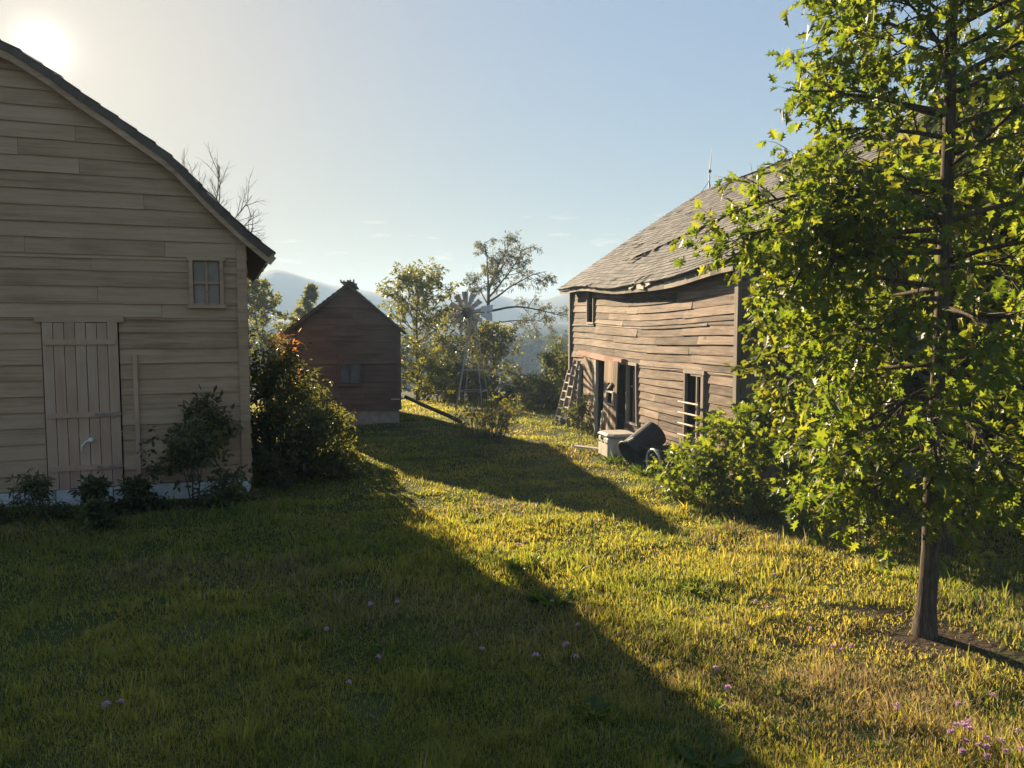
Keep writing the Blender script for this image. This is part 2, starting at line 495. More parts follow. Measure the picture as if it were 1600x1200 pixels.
# ------------------------------------------------------------------ terrain
def sstep(a, b, x):
    t = np.clip((np.asarray(x, dtype=float) - a) / (b - a), 0, 1)
    return t * t * (3 - 2 * t)


def ground_z(x, y):
    x = np.asarray(x, dtype=float); y = np.asarray(y, dtype=float)
    near = 1 - sstep(26, 60, np.hypot(x, y))
    z = near * (0.022 * np.sin(x * 1.7 + 0.4) * np.cos(y * 1.3) + 0.014 * np.sin(x * 3.9 + y * 2.7) + 0.010 * np.sin(y * 5.1 - x * 2.2))
    z = z - 9.0 * sstep(24, 135, y) - 0.6 * sstep(22, 34, y)
    z = z + 5.0 * sstep(60, 200, np.abs(x)) * (1 - sstep(200, 600, y))
    far = sstep(150, 500, np.hypot(x, y))
    z = z + far * (3.0 * np.sin(x * 0.013 + 1.0) * np.cos(y * 0.009) - 3)
    return z


def gz(x, y): return float(ground_z(x, y))


def build_ground():
    rad = np.concatenate([[0.0], np.geomspace(0.4, 950, 175)])
    ang = np.linspace(-math.pi, math.pi, 241)[:-1]
    # finer in front of the camera
    ang = np.sort(np.concatenate([ang, np.linspace(-0.8, 0.8, 220)]))
    rr, aa = np.meshgrid(rad, ang, indexing='ij')
    x = rr * np.sin(aa); y = rr * np.cos(aa)
    z = ground_z(x, y)
    v = np.stack([x, y, z], -1).reshape(-1, 3)
    nr, na = rr.shape
    i, j = np.meshgrid(np.arange(nr - 1), np.arange(na), indexing='ij')
    j2 = (j + 1) % na
    q = np.stack([i * na + j, (i + 1) * na + j, (i + 1) * na + j2, i * na + j2], -1).reshape(-1, 4)
    q = q[:, ::-1]
    o = mesh_np('ground', v, q.ravel(), np.arange(len(q)) * 4, M['ground'], smooth=True)
    tag(o, kind='structure')


build_ground()


def azi_of_px(px): return math.atan((px - 800) / 1200)


def ridge(name, prof, dist, width, base, mat, seed, rough):
    """A range of hills: heightfield strip over azimuth, ridge crest at dist."""
    rng = np.random.default_rng(seed)
    A = np.linspace(R(-75), R(75), 420)
    pa = np.array([p[0] for p in prof]); pe = np.array([p[1] for p in prof])
    crest = np.interp(A, pa, pe)
    nz = np.zeros_like(A)
    for k in range(1, 7):
        nz += np.sin(A * 22 * 1.7 ** k + rng.random() * 6) / 1.6 ** k
    crest = crest + nz * rough
    S = np.linspace(-1, 1, 25)
    vs = []
    for i, a in enumerate(A):
        for s in S:
            d = dist + s * width
            hgt = math.cos(s * math.pi / 2) ** 1.3 if abs(s) < 1 else 0.0
            top = EYE + dist * crest[i]
            wob = 0.07 * math.sin(a * 60 + s * 7) * (1 - abs(s)) * (abs(s) > 0.05)
            z = base + (top - base) * max(0, hgt * (1 + wob * abs(s)))
            vs.append((d * math.sin(a), d * math.cos(a), z))
    n = len(S)
    i, j = np.meshgrid(np.arange(len(A) - 1), np.arange(n - 1), indexing='ij')
    q = np.stack([i * n + j, (i + 1) * n + j, (i + 1) * n + j + 1, i * n + j + 1], -1).reshape(-1, 4)
    o = mesh_np(name, np.array(vs), q.ravel(), np.arange(len(q)) * 4, mat, smooth=True)
    return tag(o, kind='structure')


HZ = 511
prof = [(-1.3, 0.03), (azi_of_px(100), (HZ - 470) / 1200), (azi_of_px(300), (HZ - 452) / 1200), (azi_of_px(396), (HZ - 432) / 1200), (azi_of_px(432), (HZ - 425) / 1200),
        (azi_of_px(462), (HZ - 432) / 1200), (azi_of_px(480), (HZ - 437) / 1200), (azi_of_px(520), (HZ - 446) / 1200),
        (azi_of_px(580), (HZ - 457) / 1200), (azi_of_px(640), (HZ - 470) / 1200), (azi_of_px(675), (HZ - 466) / 1200),
        (azi_of_px(705), (HZ - 459) / 1200), (azi_of_px(770), (HZ - 459) / 1200), (azi_of_px(800), (HZ - 467) / 1200),
        (azi_of_px(850), (HZ - 470) / 1200), (azi_of_px(890), (HZ - 457) / 1200), (azi_of_px(960), (HZ - 446) / 1200),
        (azi_of_px(1200), (HZ - 450) / 1200), (1.3, 0.03)]
ridge('mountains', prof, 600, 170, -14, M['mountain'], 3, 0.0007)
ridge('hills', [(-1.3, 0.004), (azi_of_px(400), 0.010), (azi_of_px(700), 0.004), (azi_of_px(860), 0.0065), (azi_of_px(960), 0.008), (1.3, 0.004)],
      360, 60, -14, M['hill'], 8, 0.0011)


# ------------------------------------------------------------------ board walls and roofs
def wall(mb, rng, P, L, zb, zt, e, openings=(), lim=None, lining=None, jitter=1.0, out=0.026, seg=0.4):
    """Lapped boards. P(s, z, o) maps wall coordinates to the building's frame. lim(z) -> (s0, s1)."""
    if lim is None: lim = lambda z: (0.0, L)
    edges = sorted({zb, zt} | {o[2] for o in openings if zb < o[2] < zt} | {o[3] for o in openings if zb < o[3] < zt})
    z = zb
    while z < zt - 0.02:
        z1 = min(z + e, zt)
        cuts = [z] + [q for q in edges if z + 0.015 < q < z1 - 0.015] + [z1]
        for ca, cb in zip(cuts[:-1], cuts[1:]):
            zm = (ca + cb) / 2
            a0, a1 = lim(ca); b0, b1 = lim(cb)
            holes = sorted([(o[0], o[1]) for o in openings if o[2] < zm < o[3]])
            spans = []; cur = None
            for h0, h1 in holes:
                spans.append((cur, h0)); cur = h1
            spans.append((cur, None))
            for s0, s1 in spans:
                p0 = (a0, b0) if s0 is None else (s0, s0)
                p1 = (a1, b1) if s1 is None else (s1, s1)
                if p1[0] - p0[0] < 0.02 and p1[1] - p0[1] < 0.02: continue
                joints = [p0]
                x = p0[0] + rng.uniform(0.8, 3.4)
                while x < p1[0] - 0.5:
                    joints.append((x, x)); x += rng.uniform(1.6, 3.8)
                joints.append(p1)
                for (l0, l1), (r0, r1) in zip(joints[:-1], joints[1:]):
                    n = max(1, int(math.ceil((r0 - l0) / seg)))
                    oo = out + rng.uniform(-.007, .007) * jitter
                    dz0, dz1 = rng.uniform(-.008, .008) * jitter, rng.uniform(-.008, .008) * jitter
                    if jitter > 1 and rng.random() < .10:
                        dz0 -= rng.uniform(.01, .045); oo += rng.uniform(0, .012)
                    b = len(mb.v)
                    for k in range(n + 1):
                        t = k / n
                        g = 0.002 if k == 0 else (-0.002 if k == n else 0)
                        sb = l0 + (r0 - l0) * t + g; st = l1 + (r1 - l1) * t + g
                        dz = dz0 + (dz1 - dz0) * t
                        wv = rng.uniform(-.003, .003) * jitter
                        mb.v.append(P(sb, ca + dz, 0.0)); mb.v.append(P(sb, ca + dz, oo + wv)); mb.v.append(P(st, cb + 0.012, 0.005))
                    for k in range(n):
                        c = b + 3 * k
                        mb.f.append([c + 0, c + 3, c + 4, c + 1]); mb.m.append(0)
                        mb.f.append([c + 1, c + 4, c + 5, c + 2]); mb.m.append(0)
                    mb.f.append([b, b + 1, b + 2]); mb.m.append(0)
                    c = b + 3 * n
                    mb.f.append([c, c + 2, c + 1]); mb.m.append(0)
        z = z1
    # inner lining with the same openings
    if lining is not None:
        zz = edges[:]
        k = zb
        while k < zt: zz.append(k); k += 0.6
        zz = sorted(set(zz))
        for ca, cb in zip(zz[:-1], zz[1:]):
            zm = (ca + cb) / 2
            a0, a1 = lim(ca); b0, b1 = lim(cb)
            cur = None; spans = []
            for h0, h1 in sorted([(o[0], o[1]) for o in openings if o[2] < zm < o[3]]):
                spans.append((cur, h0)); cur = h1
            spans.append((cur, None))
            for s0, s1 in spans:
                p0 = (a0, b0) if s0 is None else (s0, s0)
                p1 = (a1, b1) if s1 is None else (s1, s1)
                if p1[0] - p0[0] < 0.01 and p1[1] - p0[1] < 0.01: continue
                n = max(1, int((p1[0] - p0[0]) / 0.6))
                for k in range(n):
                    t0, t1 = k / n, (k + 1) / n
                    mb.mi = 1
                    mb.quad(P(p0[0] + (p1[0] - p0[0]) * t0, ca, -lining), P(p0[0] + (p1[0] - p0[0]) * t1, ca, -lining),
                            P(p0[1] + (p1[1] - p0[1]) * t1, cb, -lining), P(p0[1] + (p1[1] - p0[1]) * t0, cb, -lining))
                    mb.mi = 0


def shingles(mb, rng, S, w0, w1, wlen, row, tile, gaps=(), lift=0.02):
    """S(s, w, h): roof surface, w = distance below the ridge along the slope."""
    w = wlen
    r = 0
    while w > 0.02:
        wt = max(0.0, w - row * 1.25)
        s = w0 - rng.uniform(0, tile)
        while s < w1:
            wd = tile * rng.uniform(0.75, 1.2)
            s0, s1 = max(s, w0), min(s + wd - 0.006, w1)
            s += wd
            if s1 - s0 < 0.02: continue
            if any(g(0.5 * (s0 + s1), w) for g in gaps): continue
            dl = rng.uniform(-.008, .008)
            h0 = lift + rng.uniform(0, .008)
            if rng.random() < 0.03: h0 += rng.uniform(0.01, 0.03)
            a, b = S(s0, w + dl, h0), S(s1, w + dl, h0)
            a2, b2 = S(s0, w + dl, h0 - .014), S(s1, w + dl, h0 - .014)
            c, d = S(s1, wt, 0.004), S(s0, wt, 0.004)
            k = len(mb.v)
            mb.v.extend([a, b, c, d, a2, b2])
            mb.f.extend([[k, k + 1, k + 2, k + 3], [k + 4, k + 5, k + 1, k]]); mb.m.extend([mb.mi] * 2)
        w -= row
        r += 1


def roof_slab(mb, S, w0, w1, wlen, th, ns=16, nw=6):
    for i in range(ns):
        sa = w0 + (w1 - w0) * i / ns; sb = w0 + (w1 - w0) * (i + 1) / ns
        for j in range(nw):
            wa = wlen * j / nw; wb = wlen * (j + 1) / nw
            mb.quad(S(sa, wa, 0), S(sb, wa, 0), S(sb, wb, 0), S(sa, wb, 0))
            mb.quad(S(sa, wb, -th), S(sb, wb, -th), S(sb, wa, -th), S(sa, wa, -th))
        mb.quad(S(sa, wlen, 0), S(sb, wlen, 0), S(sb, wlen, -th), S(sa, wlen, -th))
    for j in range(nw):
        wa = wlen * j / nw; wb = wlen * (j + 1) / nw
        mb.quad(S(w0, wa, -th), S(w0, wb, -th), S(w0, wb, 0), S(w0, wa, 0))
        mb.quad(S(w1, wa, 0), S(w1, wb, 0), S(w1, wb, -th), S(w1, wa, -th))


# ------------------------------------------------------------------ weathered barn on the right
RB_O = (1.502, 19.257); RB_A = R(-77.28)
RB_L, RB_W, RB_H, RB_Z = 8.24, 7.24, 3.50, 5.87


def rb_sag(s, z):
    return -0.17 * math.exp(-((s - 4.7) / 2.7) ** 2) * max(0.0, min(1.0, (z - 0.2) / 3.3)) ** 1.6


def rb_bulge(s, z):
    return 0.04 * math.exp(-((s - 4.4) / 2.2) ** 2) * math.sin(max(0, min(1, z / 3.5)) * math.pi) + 0.012 * math.sin(s * 2.3 + z)


def right_barn():
    rng = random.Random(11)
    t = thing('barn', 'weathered brown clapboard barn with a sagging shingle roof and open doorway', 'barn', (*RB_O, 0), RB_A)
    ops = [(1.30, 1.78, 2.52, 3.34), (2.10, 3.74, -0.1, 1.72), (3.74, 4.46, 0.50, 1.72), (6.54, 7.22, 0.36, 1.70)]
    P = lambda s, z, o: (s, -(o + rb_bulge(s, z)), z + rb_sag(s, z))
    mb = MB()
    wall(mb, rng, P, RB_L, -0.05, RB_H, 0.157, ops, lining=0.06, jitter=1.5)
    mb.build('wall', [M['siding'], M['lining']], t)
    hw = RB_W / 2
    gl = lambda z: (0.0, RB_W) if z <= RB_H else (hw * (z - RB_H) / (RB_Z - RB_H), RB_W - hw * (z - RB_H) / (RB_Z - RB_H))
    for P2, L2, zt, lm in ((lambda s, z, o: (RB_L + o, s, z), RB_W, RB_Z - .05, gl),
                           (lambda s, z, o: (-o, RB_W - s, z), RB_W, RB_Z - .05, gl),
                           (lambda s, z, o: (RB_L - s, RB_W + o, z), RB_L, RB_H, None)):
        mb = MB()
        wall(mb, rng, P2, L2, -0.05, zt, 0.2, (), lm, 0.06)
        mb.build('wall', [M['siding_end'], M['lining']], t)
    # corner boards
    for x, y in ((-0.015, -0.045), (RB_L + 0.02, -0.045)):
        mb = MB()
        mb.hexa([(x - .05, y - .03, -.05), (x + .05, y - .03, -.05), (x + .05, y + .03, -.05), (x - .05, y + .03, -.05),
                 (x - .05, y - .03, RB_H), (x + .05, y - .03, RB_H), (x + .05, y + .03, RB_H), (x - .05, y + .03, RB_H)])
        mb.build('corner_board', M['trim'], t)
    # roof
    rise, run = RB_Z - RB_H, hw
    sl = math.hypot(rise, run); cs, sn = run / sl, rise / sl
    rl = sl + 0.36

    def S1(s, w, h):
        f = w / sl
        sg = rb_sag(s, 3.5) * min(1.25, f) ** 1.3 + 0.02 * math.sin(s * 1.9 + w) * (f > .05) - 0.05 * math.sin(s / RB_L * math.pi) * (1 - min(1, f))
        return (s, hw - w * cs - h * sn, RB_Z + 0.07 - w * sn + h * cs + sg)

    def S2(s, w, h): return (s, hw + w * cs + h * sn, RB_Z + 0.07 - w * sn + h * cs)
    roof = MB()
    roof_slab(roof, S1, -0.24, RB_L + .22, rl, 0.05)
    roof_slab(roof, S2, -0.24, RB_L + .22, rl, 0.05)
    tw = lambda s: 2.5 + (4.4 - s) * .66 + .07 * math.sin(s * 5)
    tear = lambda s, w: 2.5 < s < 5.4 and -.02 < w - tw(s) < .15
    edge = lambda s, w: w > rl - 0.16 and (4.6 < s < 5.5) and math.sin(s * 17) > -.2
    ro = roof.build('roof', M['roofdeck'], t)
    sh = MB()
    shingles(sh, rng, S1, -0.27, RB_L + .25, rl + .03, 0.125, 0.21, (tear, edge), .013)
    shingles(sh, rng, S2, -0.27, RB_L + .25, rl + .03, 0.125, 0.21, (), .013)
    # curled row above the tear
    for k in range(12):
        s0 = 2.55 + k * 0.235; s1 = s0 + .24
        w = tw(s0)
        hh = 0.075 + 0.03 * math.sin(k * 1.3)
        sh.quad(S1(s0, w, hh), S1(s1, w, hh + .01), S1(s1, w - .3, .012), S1(s0, w - .3, .012))
    sh.build('shingles', M['shingle'], ro)
    fb = MB()
    n = 26
    for k in range(n):
        s0 = -0.24 + (RB_L + .46) * k / n; s1 = -0.24 + (RB_L + .46) * (k + 1) / n
        sm = .5 * (s0 + s1)
        hgt = 0.075 + .05 * max(0, min(1, (sm - 3.2) / 2.4))
        a, b = Vector(S1(s0, rl, -.052)), Vector(S1(s1, rl, -.052))
        o1 = Vector((0, .02, 0))
        fb.hexa([a - Vector((0, 0, hgt)) + o1, b - Vector((0, 0, hgt)) + o1, b - Vector((0, 0, hgt)) + o1 * 2.2, a - Vector((0, 0, hgt)) + o1 * 2.2,
                 a + o1, b + o1, b + o1 * 2.2, a + o1 * 2.2])
    fb.build('fascia', M['trim'], t)
    for s0, w_, ang in ((4.55, .30, .2), (4.95, .34, -.25), (5.35, .28, .15)):
        a = Vector(S1(s0, rl - .02, -.07)); b = Vector(S1(s0 + w_, rl - .04, -.07)) + Vector((0, 0, ang * .2))
        br = MB(); br.beam(a + Vector((0, -.03, 0)), b + Vector((0, -.05, 0)), .02, .09)
        br.build('broken_board', M['pale_trim'], t)
    # floor inside, posts and a beam that show through the openings
    it = MB()
    it.box((RB_L / 2, RB_W / 2, 0.02), (RB_L - .2, RB_W - .2, .06))
    it.build('floor', M['lining'], t)
    for x in (2.9, 4.9, 6.8):
        it = MB(); it.box((x, 0.85, 1.65), (.16, .16, 3.2)); it.build('post', M['trim'], t)
        it = MB(); it.box((x, 3.6, 2.2), (.18, .18, 4.3)); it.build('post', M['trim'], t)
    it = MB(); it.box((RB_L / 2, .76, 1.95), (RB_L - .3, .014, .16)); it.build('beam', M['trim'], t)
    # loft window
    def frame(name, s0, s1, z0, z1, w=.06, o=.055, mat='trim', sill=True, head=True):
        mb = MB()
        pts = []
        def bar(a, b, c, d):
            q = lambda s, z, oo: Vector(P(s, z, oo))
            mb.hexa([q(a, c, .0), q(b, c, .0), q(b, c, o), q(a, c, o)] + [q(a, d, .0), q(b, d, .0), q(b, d, o), q(a, d, o)])
        bar(s0 - w, s0, z0, z1); bar(s1, s1 + w, z0, z1)
        if head: bar(s0 - w - .02, s1 + w + .02, z1 + .001, z1 + w * 1.2)
        if sill: bar(s0 - w - .02, s1 + w + .02, z0 - w, z0 - .001)
        return mb.build(name, M[mat], t), P
    lw, _ = frame('window', 1.33, 1.76, 2.54, 3.32, .045)
    mb = MB(); mb.box((1.545, .03, 2.92 ), (.03, .03, .74)); mb.box((1.545, .03, 2.95), (.40, .03, .03)); mb.build('muntin', M['trim'], lw)
    mb = MB(); mb.box((1.66, .04, 3.14), (.19, .008, .33)); mb.build('pane', M['glass'], lw)
    # track board
    mb = MB()
    q = lambda s, z, o: Vector(P(s, z, o))
    for k in range(6):
        a = .88 + (3.84 - .88) * k / 6; b = .88 + (3.84 - .88) * (k + 1) / 6
        za, zb2 = 1.735 - .004 * k * 2, 1.735 - .004 * (k + 1) * 2
        mb.hexa([q(a, za, .03), q(b, zb2, .03), q(b, zb2, .13), q(a, za, .13), q(a, za + .12, .03), q(b, zb2 + .12, .03), q(b, zb2 + .12, .12), q(a, za + .12, .12)])
    mb.build('track_board', M['track'], t)

    def panel(name, b0, b1, t0, t1, z0, z1, o, hole=None, n=7):
        mb = MB()
        for k in range(n):
            f0, f1 = k / n + .006, (k + 1) / n - .006
            dz = rng.uniform(-.03, .03)
            def col(za, zb):
                ga, gb = (za - z0) / (z1 - z0), (zb - z0) / (z1 - z0)
                sa0 = (b0 + (b1 - b0) * f0) * (1 - ga) + (t0 + (t1 - t0) * f0) * ga
                sa1 = (b0 + (b1 - b0) * f1) * (1 - ga) + (t0 + (t1 - t0) * f1) * ga
                sb0 = (b0 + (b1 - b0) * f0) * (1 - gb) + (t0 + (t1 - t0) * f0) * gb
                sb1 = (b0 + (b1 - b0) * f1) * (1 - gb) + (t0 + (t1 - t0) * f1) * gb
                mb.hexa([(sa0, -o - .03, za), (sa1, -o - .03, za), (sa1, -o, za), (sa0, -o, za), (sb0, -o - .03, zb), (sb1, -o - .03, zb), (sb1, -o, zb), (sb0, -o, zb)])
            if hole and hole[0] <= k <= hole[1]:
                col(z0 + dz, hole[2]); col(hole[3], z1)
            else:
                col(z0 + dz, z1)
        return mb.build(name, M['plank'], t)
    panel('door', 1.26, 2.05, 1.26, 2.07, .12, 1.73, .075)
    d2 = panel('door', 2.88, 3.66, 2.99, 3.79, .05, 1.70, .17, (2, 4, .80, 1.24))
    mb = MB()
    fy = -.22
    for a, b in (((3.14, fy, .80), (3.20, fy, 1.05)), ((3.56, fy, .80), (3.60, fy, 1.07)), ((3.12, fy, .80), (3.58, fy, .80)), ((3.18, fy, 1.06), (3.62, fy, 1.06)), ((3.20, fy, 1.08), (3.50, fy, 1.24))):
        mb.beam(a, b, .035, .04, (0, 1, 0))
    mb.build('window_frame', M['pale_trim'], d2)
    mb = MB()
    mb.beam((2.86, -.235, .08), (2.98, -.235, .62), .05, .03, (0, 1, 0)); mb.build('brace', M['pale_trim'], d2)
    mb = MB(); mb.box((2.17, -.10, .86), (.075, .06, 1.66)); mb.build('jamb', M['pale_trim'], t)
    mb = MB(); mb.box((3.86, -.01, 1.1), (.06, .07, 1.22)); mb.build('jamb', M['trim'], t)
    w2, _ = frame('window', 3.98, 4.42, .52, 1.69, .05)
    mb = MB(); mb.box((4.2, .02, 1.22), (.44, .03, .04)); mb.box((4.10, .03, 1.0), (.03, .03, 1.1)); mb.build('sash', M['trim'], w2)
    w3, _ = frame('window', 6.58, 7.18, .38, 1.66, .055)
    mb = MB(); mb.box((6.98, -.03, 1.03), (.035, .03, 1.24)); mb.box((6.96, -.03, 1.62), (.40, .03, .04)); mb.box((7.15, -.03, 1.03), (.04, .03, 1.24)); mb.build('sash', M['trim'], w3)
    for z in (1.15, .97, .79, .60):
        mb = MB(); mb.tube([(6.50, -.13, z), (7.24, -.13, z + .01)], .018, 8); mb.build('gate_rail', M['rusty'], w3)
    mb = MB(); mb.tube([(7.21, -.125, .38), (7.21, -.125, 1.2)], .02, 8); mb.build('gate_post', M['rusty'], w3)
    # rough planks hanging low at the near corner
    for k in range(7):
        mb = MB(); mb.box((RB_L + .07, .12 + k * .19, .36 + rng.uniform(-.04, .04)), (.025, .17, .8))
        mb.build('skirt_board', M['trim'], t)
    return t


right_barn()

# lightning rod on the far end of the ridge
rod = thing('lightning_rod', 'thin iron lightning rod on the far roof peak of the brown barn', 'lightning rod', (5.05, 20.0, 5.93))
mb = MB(); mb.tube([(0, 0, 0), (.01, 0, .45), (.05, 0, 1.0)], [.016, .013, .006], 6); mb.build('shaft', M['darksteel'], rod)
mb = MB(); mb.lathe((.012, 0, .40), (0, 0, 1), [(0, .01), (.03, .045), (.06, .045), (.09, .01)], 10); mb.build('ball', M['darksteel'], rod)
mb = MB(); mb.tube([(0, 0, .2), (-.22, -.05, -.12)], .006, 5); mb.tube([(0, 0, .2), (.15, .2, -.1)], .006, 5); mb.build('brace', M['darksteel'], rod)


# ------------------------------------------------------------------ tan barn on the left
LB_O = (-3.811, 11.09); LB_A = math.atan2(-.350, -.937)
LB_DEPTH = 6.2
RAKE = [(-.37, 3.46), (0, 3.77), (.27, 4.03), (.44, 4.20), (.84, 4.63), (.98, 4.75), (1.34, 5.0), (1.61, 5.19), (1.98, 5.43), (2.3, 5.67), (2.72, 5.93), (2.95, 6.02), (3.7, 6.36)]


def left_barn():
    rng = random.Random(5)
    t = thing('barn', 'tan board barn with a steep roof under the low sun and a plank door', 'barn', (*LB_O, 0), LB_A)
    HW = 3.7
    full = RAKE + [(2 * HW - a, z) for a, z in RAKE[::-1][1:]]
    fa = [p[0] for p in full]; fz = [p[1] - .10 for p in full]
    ra = [p[0] for p in RAKE]; rz = [p[1] - .10 for p in RAKE]

    def lim(z):
        if z <= 3.66: return (0.0, 2 * HW)
        a = float(np.interp(z, rz, ra))
        return (a, 2 * HW - a)
    ops = [(1.66, 2.58, .22, 2.50), (.36, .70, 2.72, 3.32)]
    P = lambda s, z, o: (s, o, z)
    mb = MB()
    wall(mb, rng, P, 2 * HW, .22, 6.22, .21, ops, lim, .06, jitter=.8, seg=1.5)
    mb.build('wall', [M['barn_tan'], M['lining']], t)
    for P2, L2, lm, zt in ((lambda s, z, o: (-o, -s, z), LB_DEPTH, None, 3.66), (lambda s, z, o: (2 * HW + o, -LB_DEPTH + s, z), LB_DEPTH, None, 3.66),
                           (lambda s, z, o: (s, -LB_DEPTH - o, z), 2 * HW, lim, 6.22)):
        mb = MB(); wall(mb, rng, P2, L2, .22, zt, .21, (), lm, .06, seg=2); mb.build('wall', [M['barn_tan'], M['lining']], t)
    # foundation
    mb = MB()
    x = 0.02
    while x < 2 * HW - .1:
        w = rng.uniform(.3, .7)
        mb.box((x + w / 2, -.02 + rng.uniform(-.02, .02), .06), (w - .015, .22, .30)); x += w
    mb.box((-.0 + .1, -LB_DEPTH / 2 - .1, .06), (.2, LB_DEPTH - .2, .3))
    mb.box((2 * HW - .1, -LB_DEPTH / 2 - .1, .06), (.2, LB_DEPTH - .2, .3))
    mb.box((HW, -LB_DEPTH + .1, .06), (2 * HW - .4, .2, .3))
    mb.build('foundation', M['stone'], t)
    # roof: both slopes follow the old uneven rake line
    mb = MB()
    y0, y1 = .20, -LB_DEPTH - .2
    for half in (0, 1):
        pts = [(a, z) for a, z in RAKE] if half == 0 else [(2 * HW - a, z) for a, z in RAKE]
        for (a, z), (b, zz) in zip(pts[:-1], pts[1:]):
            d = Vector((b - a, zz - z)).normalized()
            n = Vector((-d.y, d.x)) if half == 0 else Vector((d.y, -d.x))
            th = .09
            p = [(a, z), (b, zz), (b - n.x * th, zz - n.y * th), (a - n.x * th, z - n.y * th)]
            mb.hexa([(p[0][0], y0, p[0][1]), (p[1][0], y0, p[1][1]), (p[2][0], y0, p[2][1]), (p[3][0], y0, p[3][1]),
                     (p[0][0], y1, p[0][1]), (p[1][0], y1, p[1][1]), (p[2][0], y1, p[2][1]), (p[3][0], y1, p[3][1])])
    ro = mb.build('roof', M['roofdeck'], t)
    sh = MB()
    cum = [0.0]
    for (a, z), (b, zz) in zip(RAKE[:-1], RAKE[1:]): cum.append(cum[-1] + math.hypot(b - a, zz - z))
    tot = cum[-1]
    for half in (0, 1):
        def S(s, w, h, half=half):
            u = tot - w
            a = float(np.interp(u, cum, [p[0] for p in RAKE])); z = float(np.interp(u, cum, [p[1] for p in RAKE]))
            if u < 0: a += u * .75; z += u * .65
            x = a - h * .66 if half == 0 else 2 * HW - a + h * .66
            return (x, s, z + h * .75)
        shingles(sh, rng, S, -LB_DEPTH - .22, .22, tot + .03, .26, .4)
    sh.build('shingles', M['shingle'], ro)
    mb = MB()
    for half in (0, 1):
        pts = RAKE if half == 0 else [(2 * HW - a, z) for a, z in RAKE]
        for (a, z), (b, zz) in zip(pts[:-1], pts[1:]):
            mb.beam((a, .16, z - .13), (b, .16, zz - .13), .03, .13, (0, 0, 1))
    mb.build('rake_board', M['barn_tan'], t)
    # corner and vertical trim
    mb = MB(); mb.box((.06, .035, 1.94), (.13, .05, 3.44)); mb.build('corner_board', M['barn_tan'], t)
    mb = MB(); mb.box((1.47, .045, 1.05), (.055, .05, 1.95)); mb.build('trim_board', M['barn_door'], t)
    mb = MB(); mb.box((2.12, .03, 2.51), (1.06, .05, .09)); mb.build('lintel', M['barn_tan'], t)
    # door of vertical planks with battens and a handle
    mb = MB()
    n = 7
    for k in range(n):
        w = .90 / n
        mb.box((1.67 + w * (k + .5), .03 + rng.uniform(0, .006), 1.34 + rng.uniform(-.02, .02)), (w - .008, .035, 2.24))
    d = mb.build('door', M['barn_door'], t)
    for z in (.50, 1.22, 2.2):
        mb = MB(); mb.box((2.12, .061, z), (.84, .024, .07)); mb.build('batten', M['barn_door'], d)
    mb = MB()
    mb.tube([(2.16, .06, .72), (2.15, .09, .80), (2.10, .10, .86), (2.04, .09, .88)], [.011, .012, .012, .012], 8)
    mb.lathe((2.04, .05, .88), (0, 1, 0), [(0, .03), (.05, .032), (.06, .02), (.062, .001)], 12)
    mb.build('handle', M['white_paint'], d)
    for z in (.50, 1.22):
        mb = MB(); mb.box((1.82, .08, z + .0), (.32, .012, .035)); mb.build('hinge', M['rusty'], d)
    # window up the gable
    mb = MB()
    for c, s in (((.33, .04, 3.02), (.05, .05, .62)), ((.73, .04, 3.02), (.05, .05, .62)), ((.53, .04, 3.36), (.5, .05, .06)), ((.53, .045, 2.69), (.52, .07, .05)), ((.53, .012, 3.02), (.03, .03, .60)), ((.53, .011, 3.02), (.34, .03, .03))):
        mb.box(c, s)
    w = mb.build('window', M['barn_tan'], t)
    mb = MB(); mb.box((.53, -.012, 3.02), (.33, .008, .60)); mb.build('pane', M['dusty'], w)
    mb = MB(); mb.box((HW, -LB_DEPTH / 2, .1), (2 * HW - .3, LB_DEPTH - .3, .06)); mb.build('floor', M['lining'], t)
    return t


left_barn()


# ------------------------------------------------------------------ red-brown shed
SH_O = (-2.77, 19.0); SH_A = R(180 + 9.0)


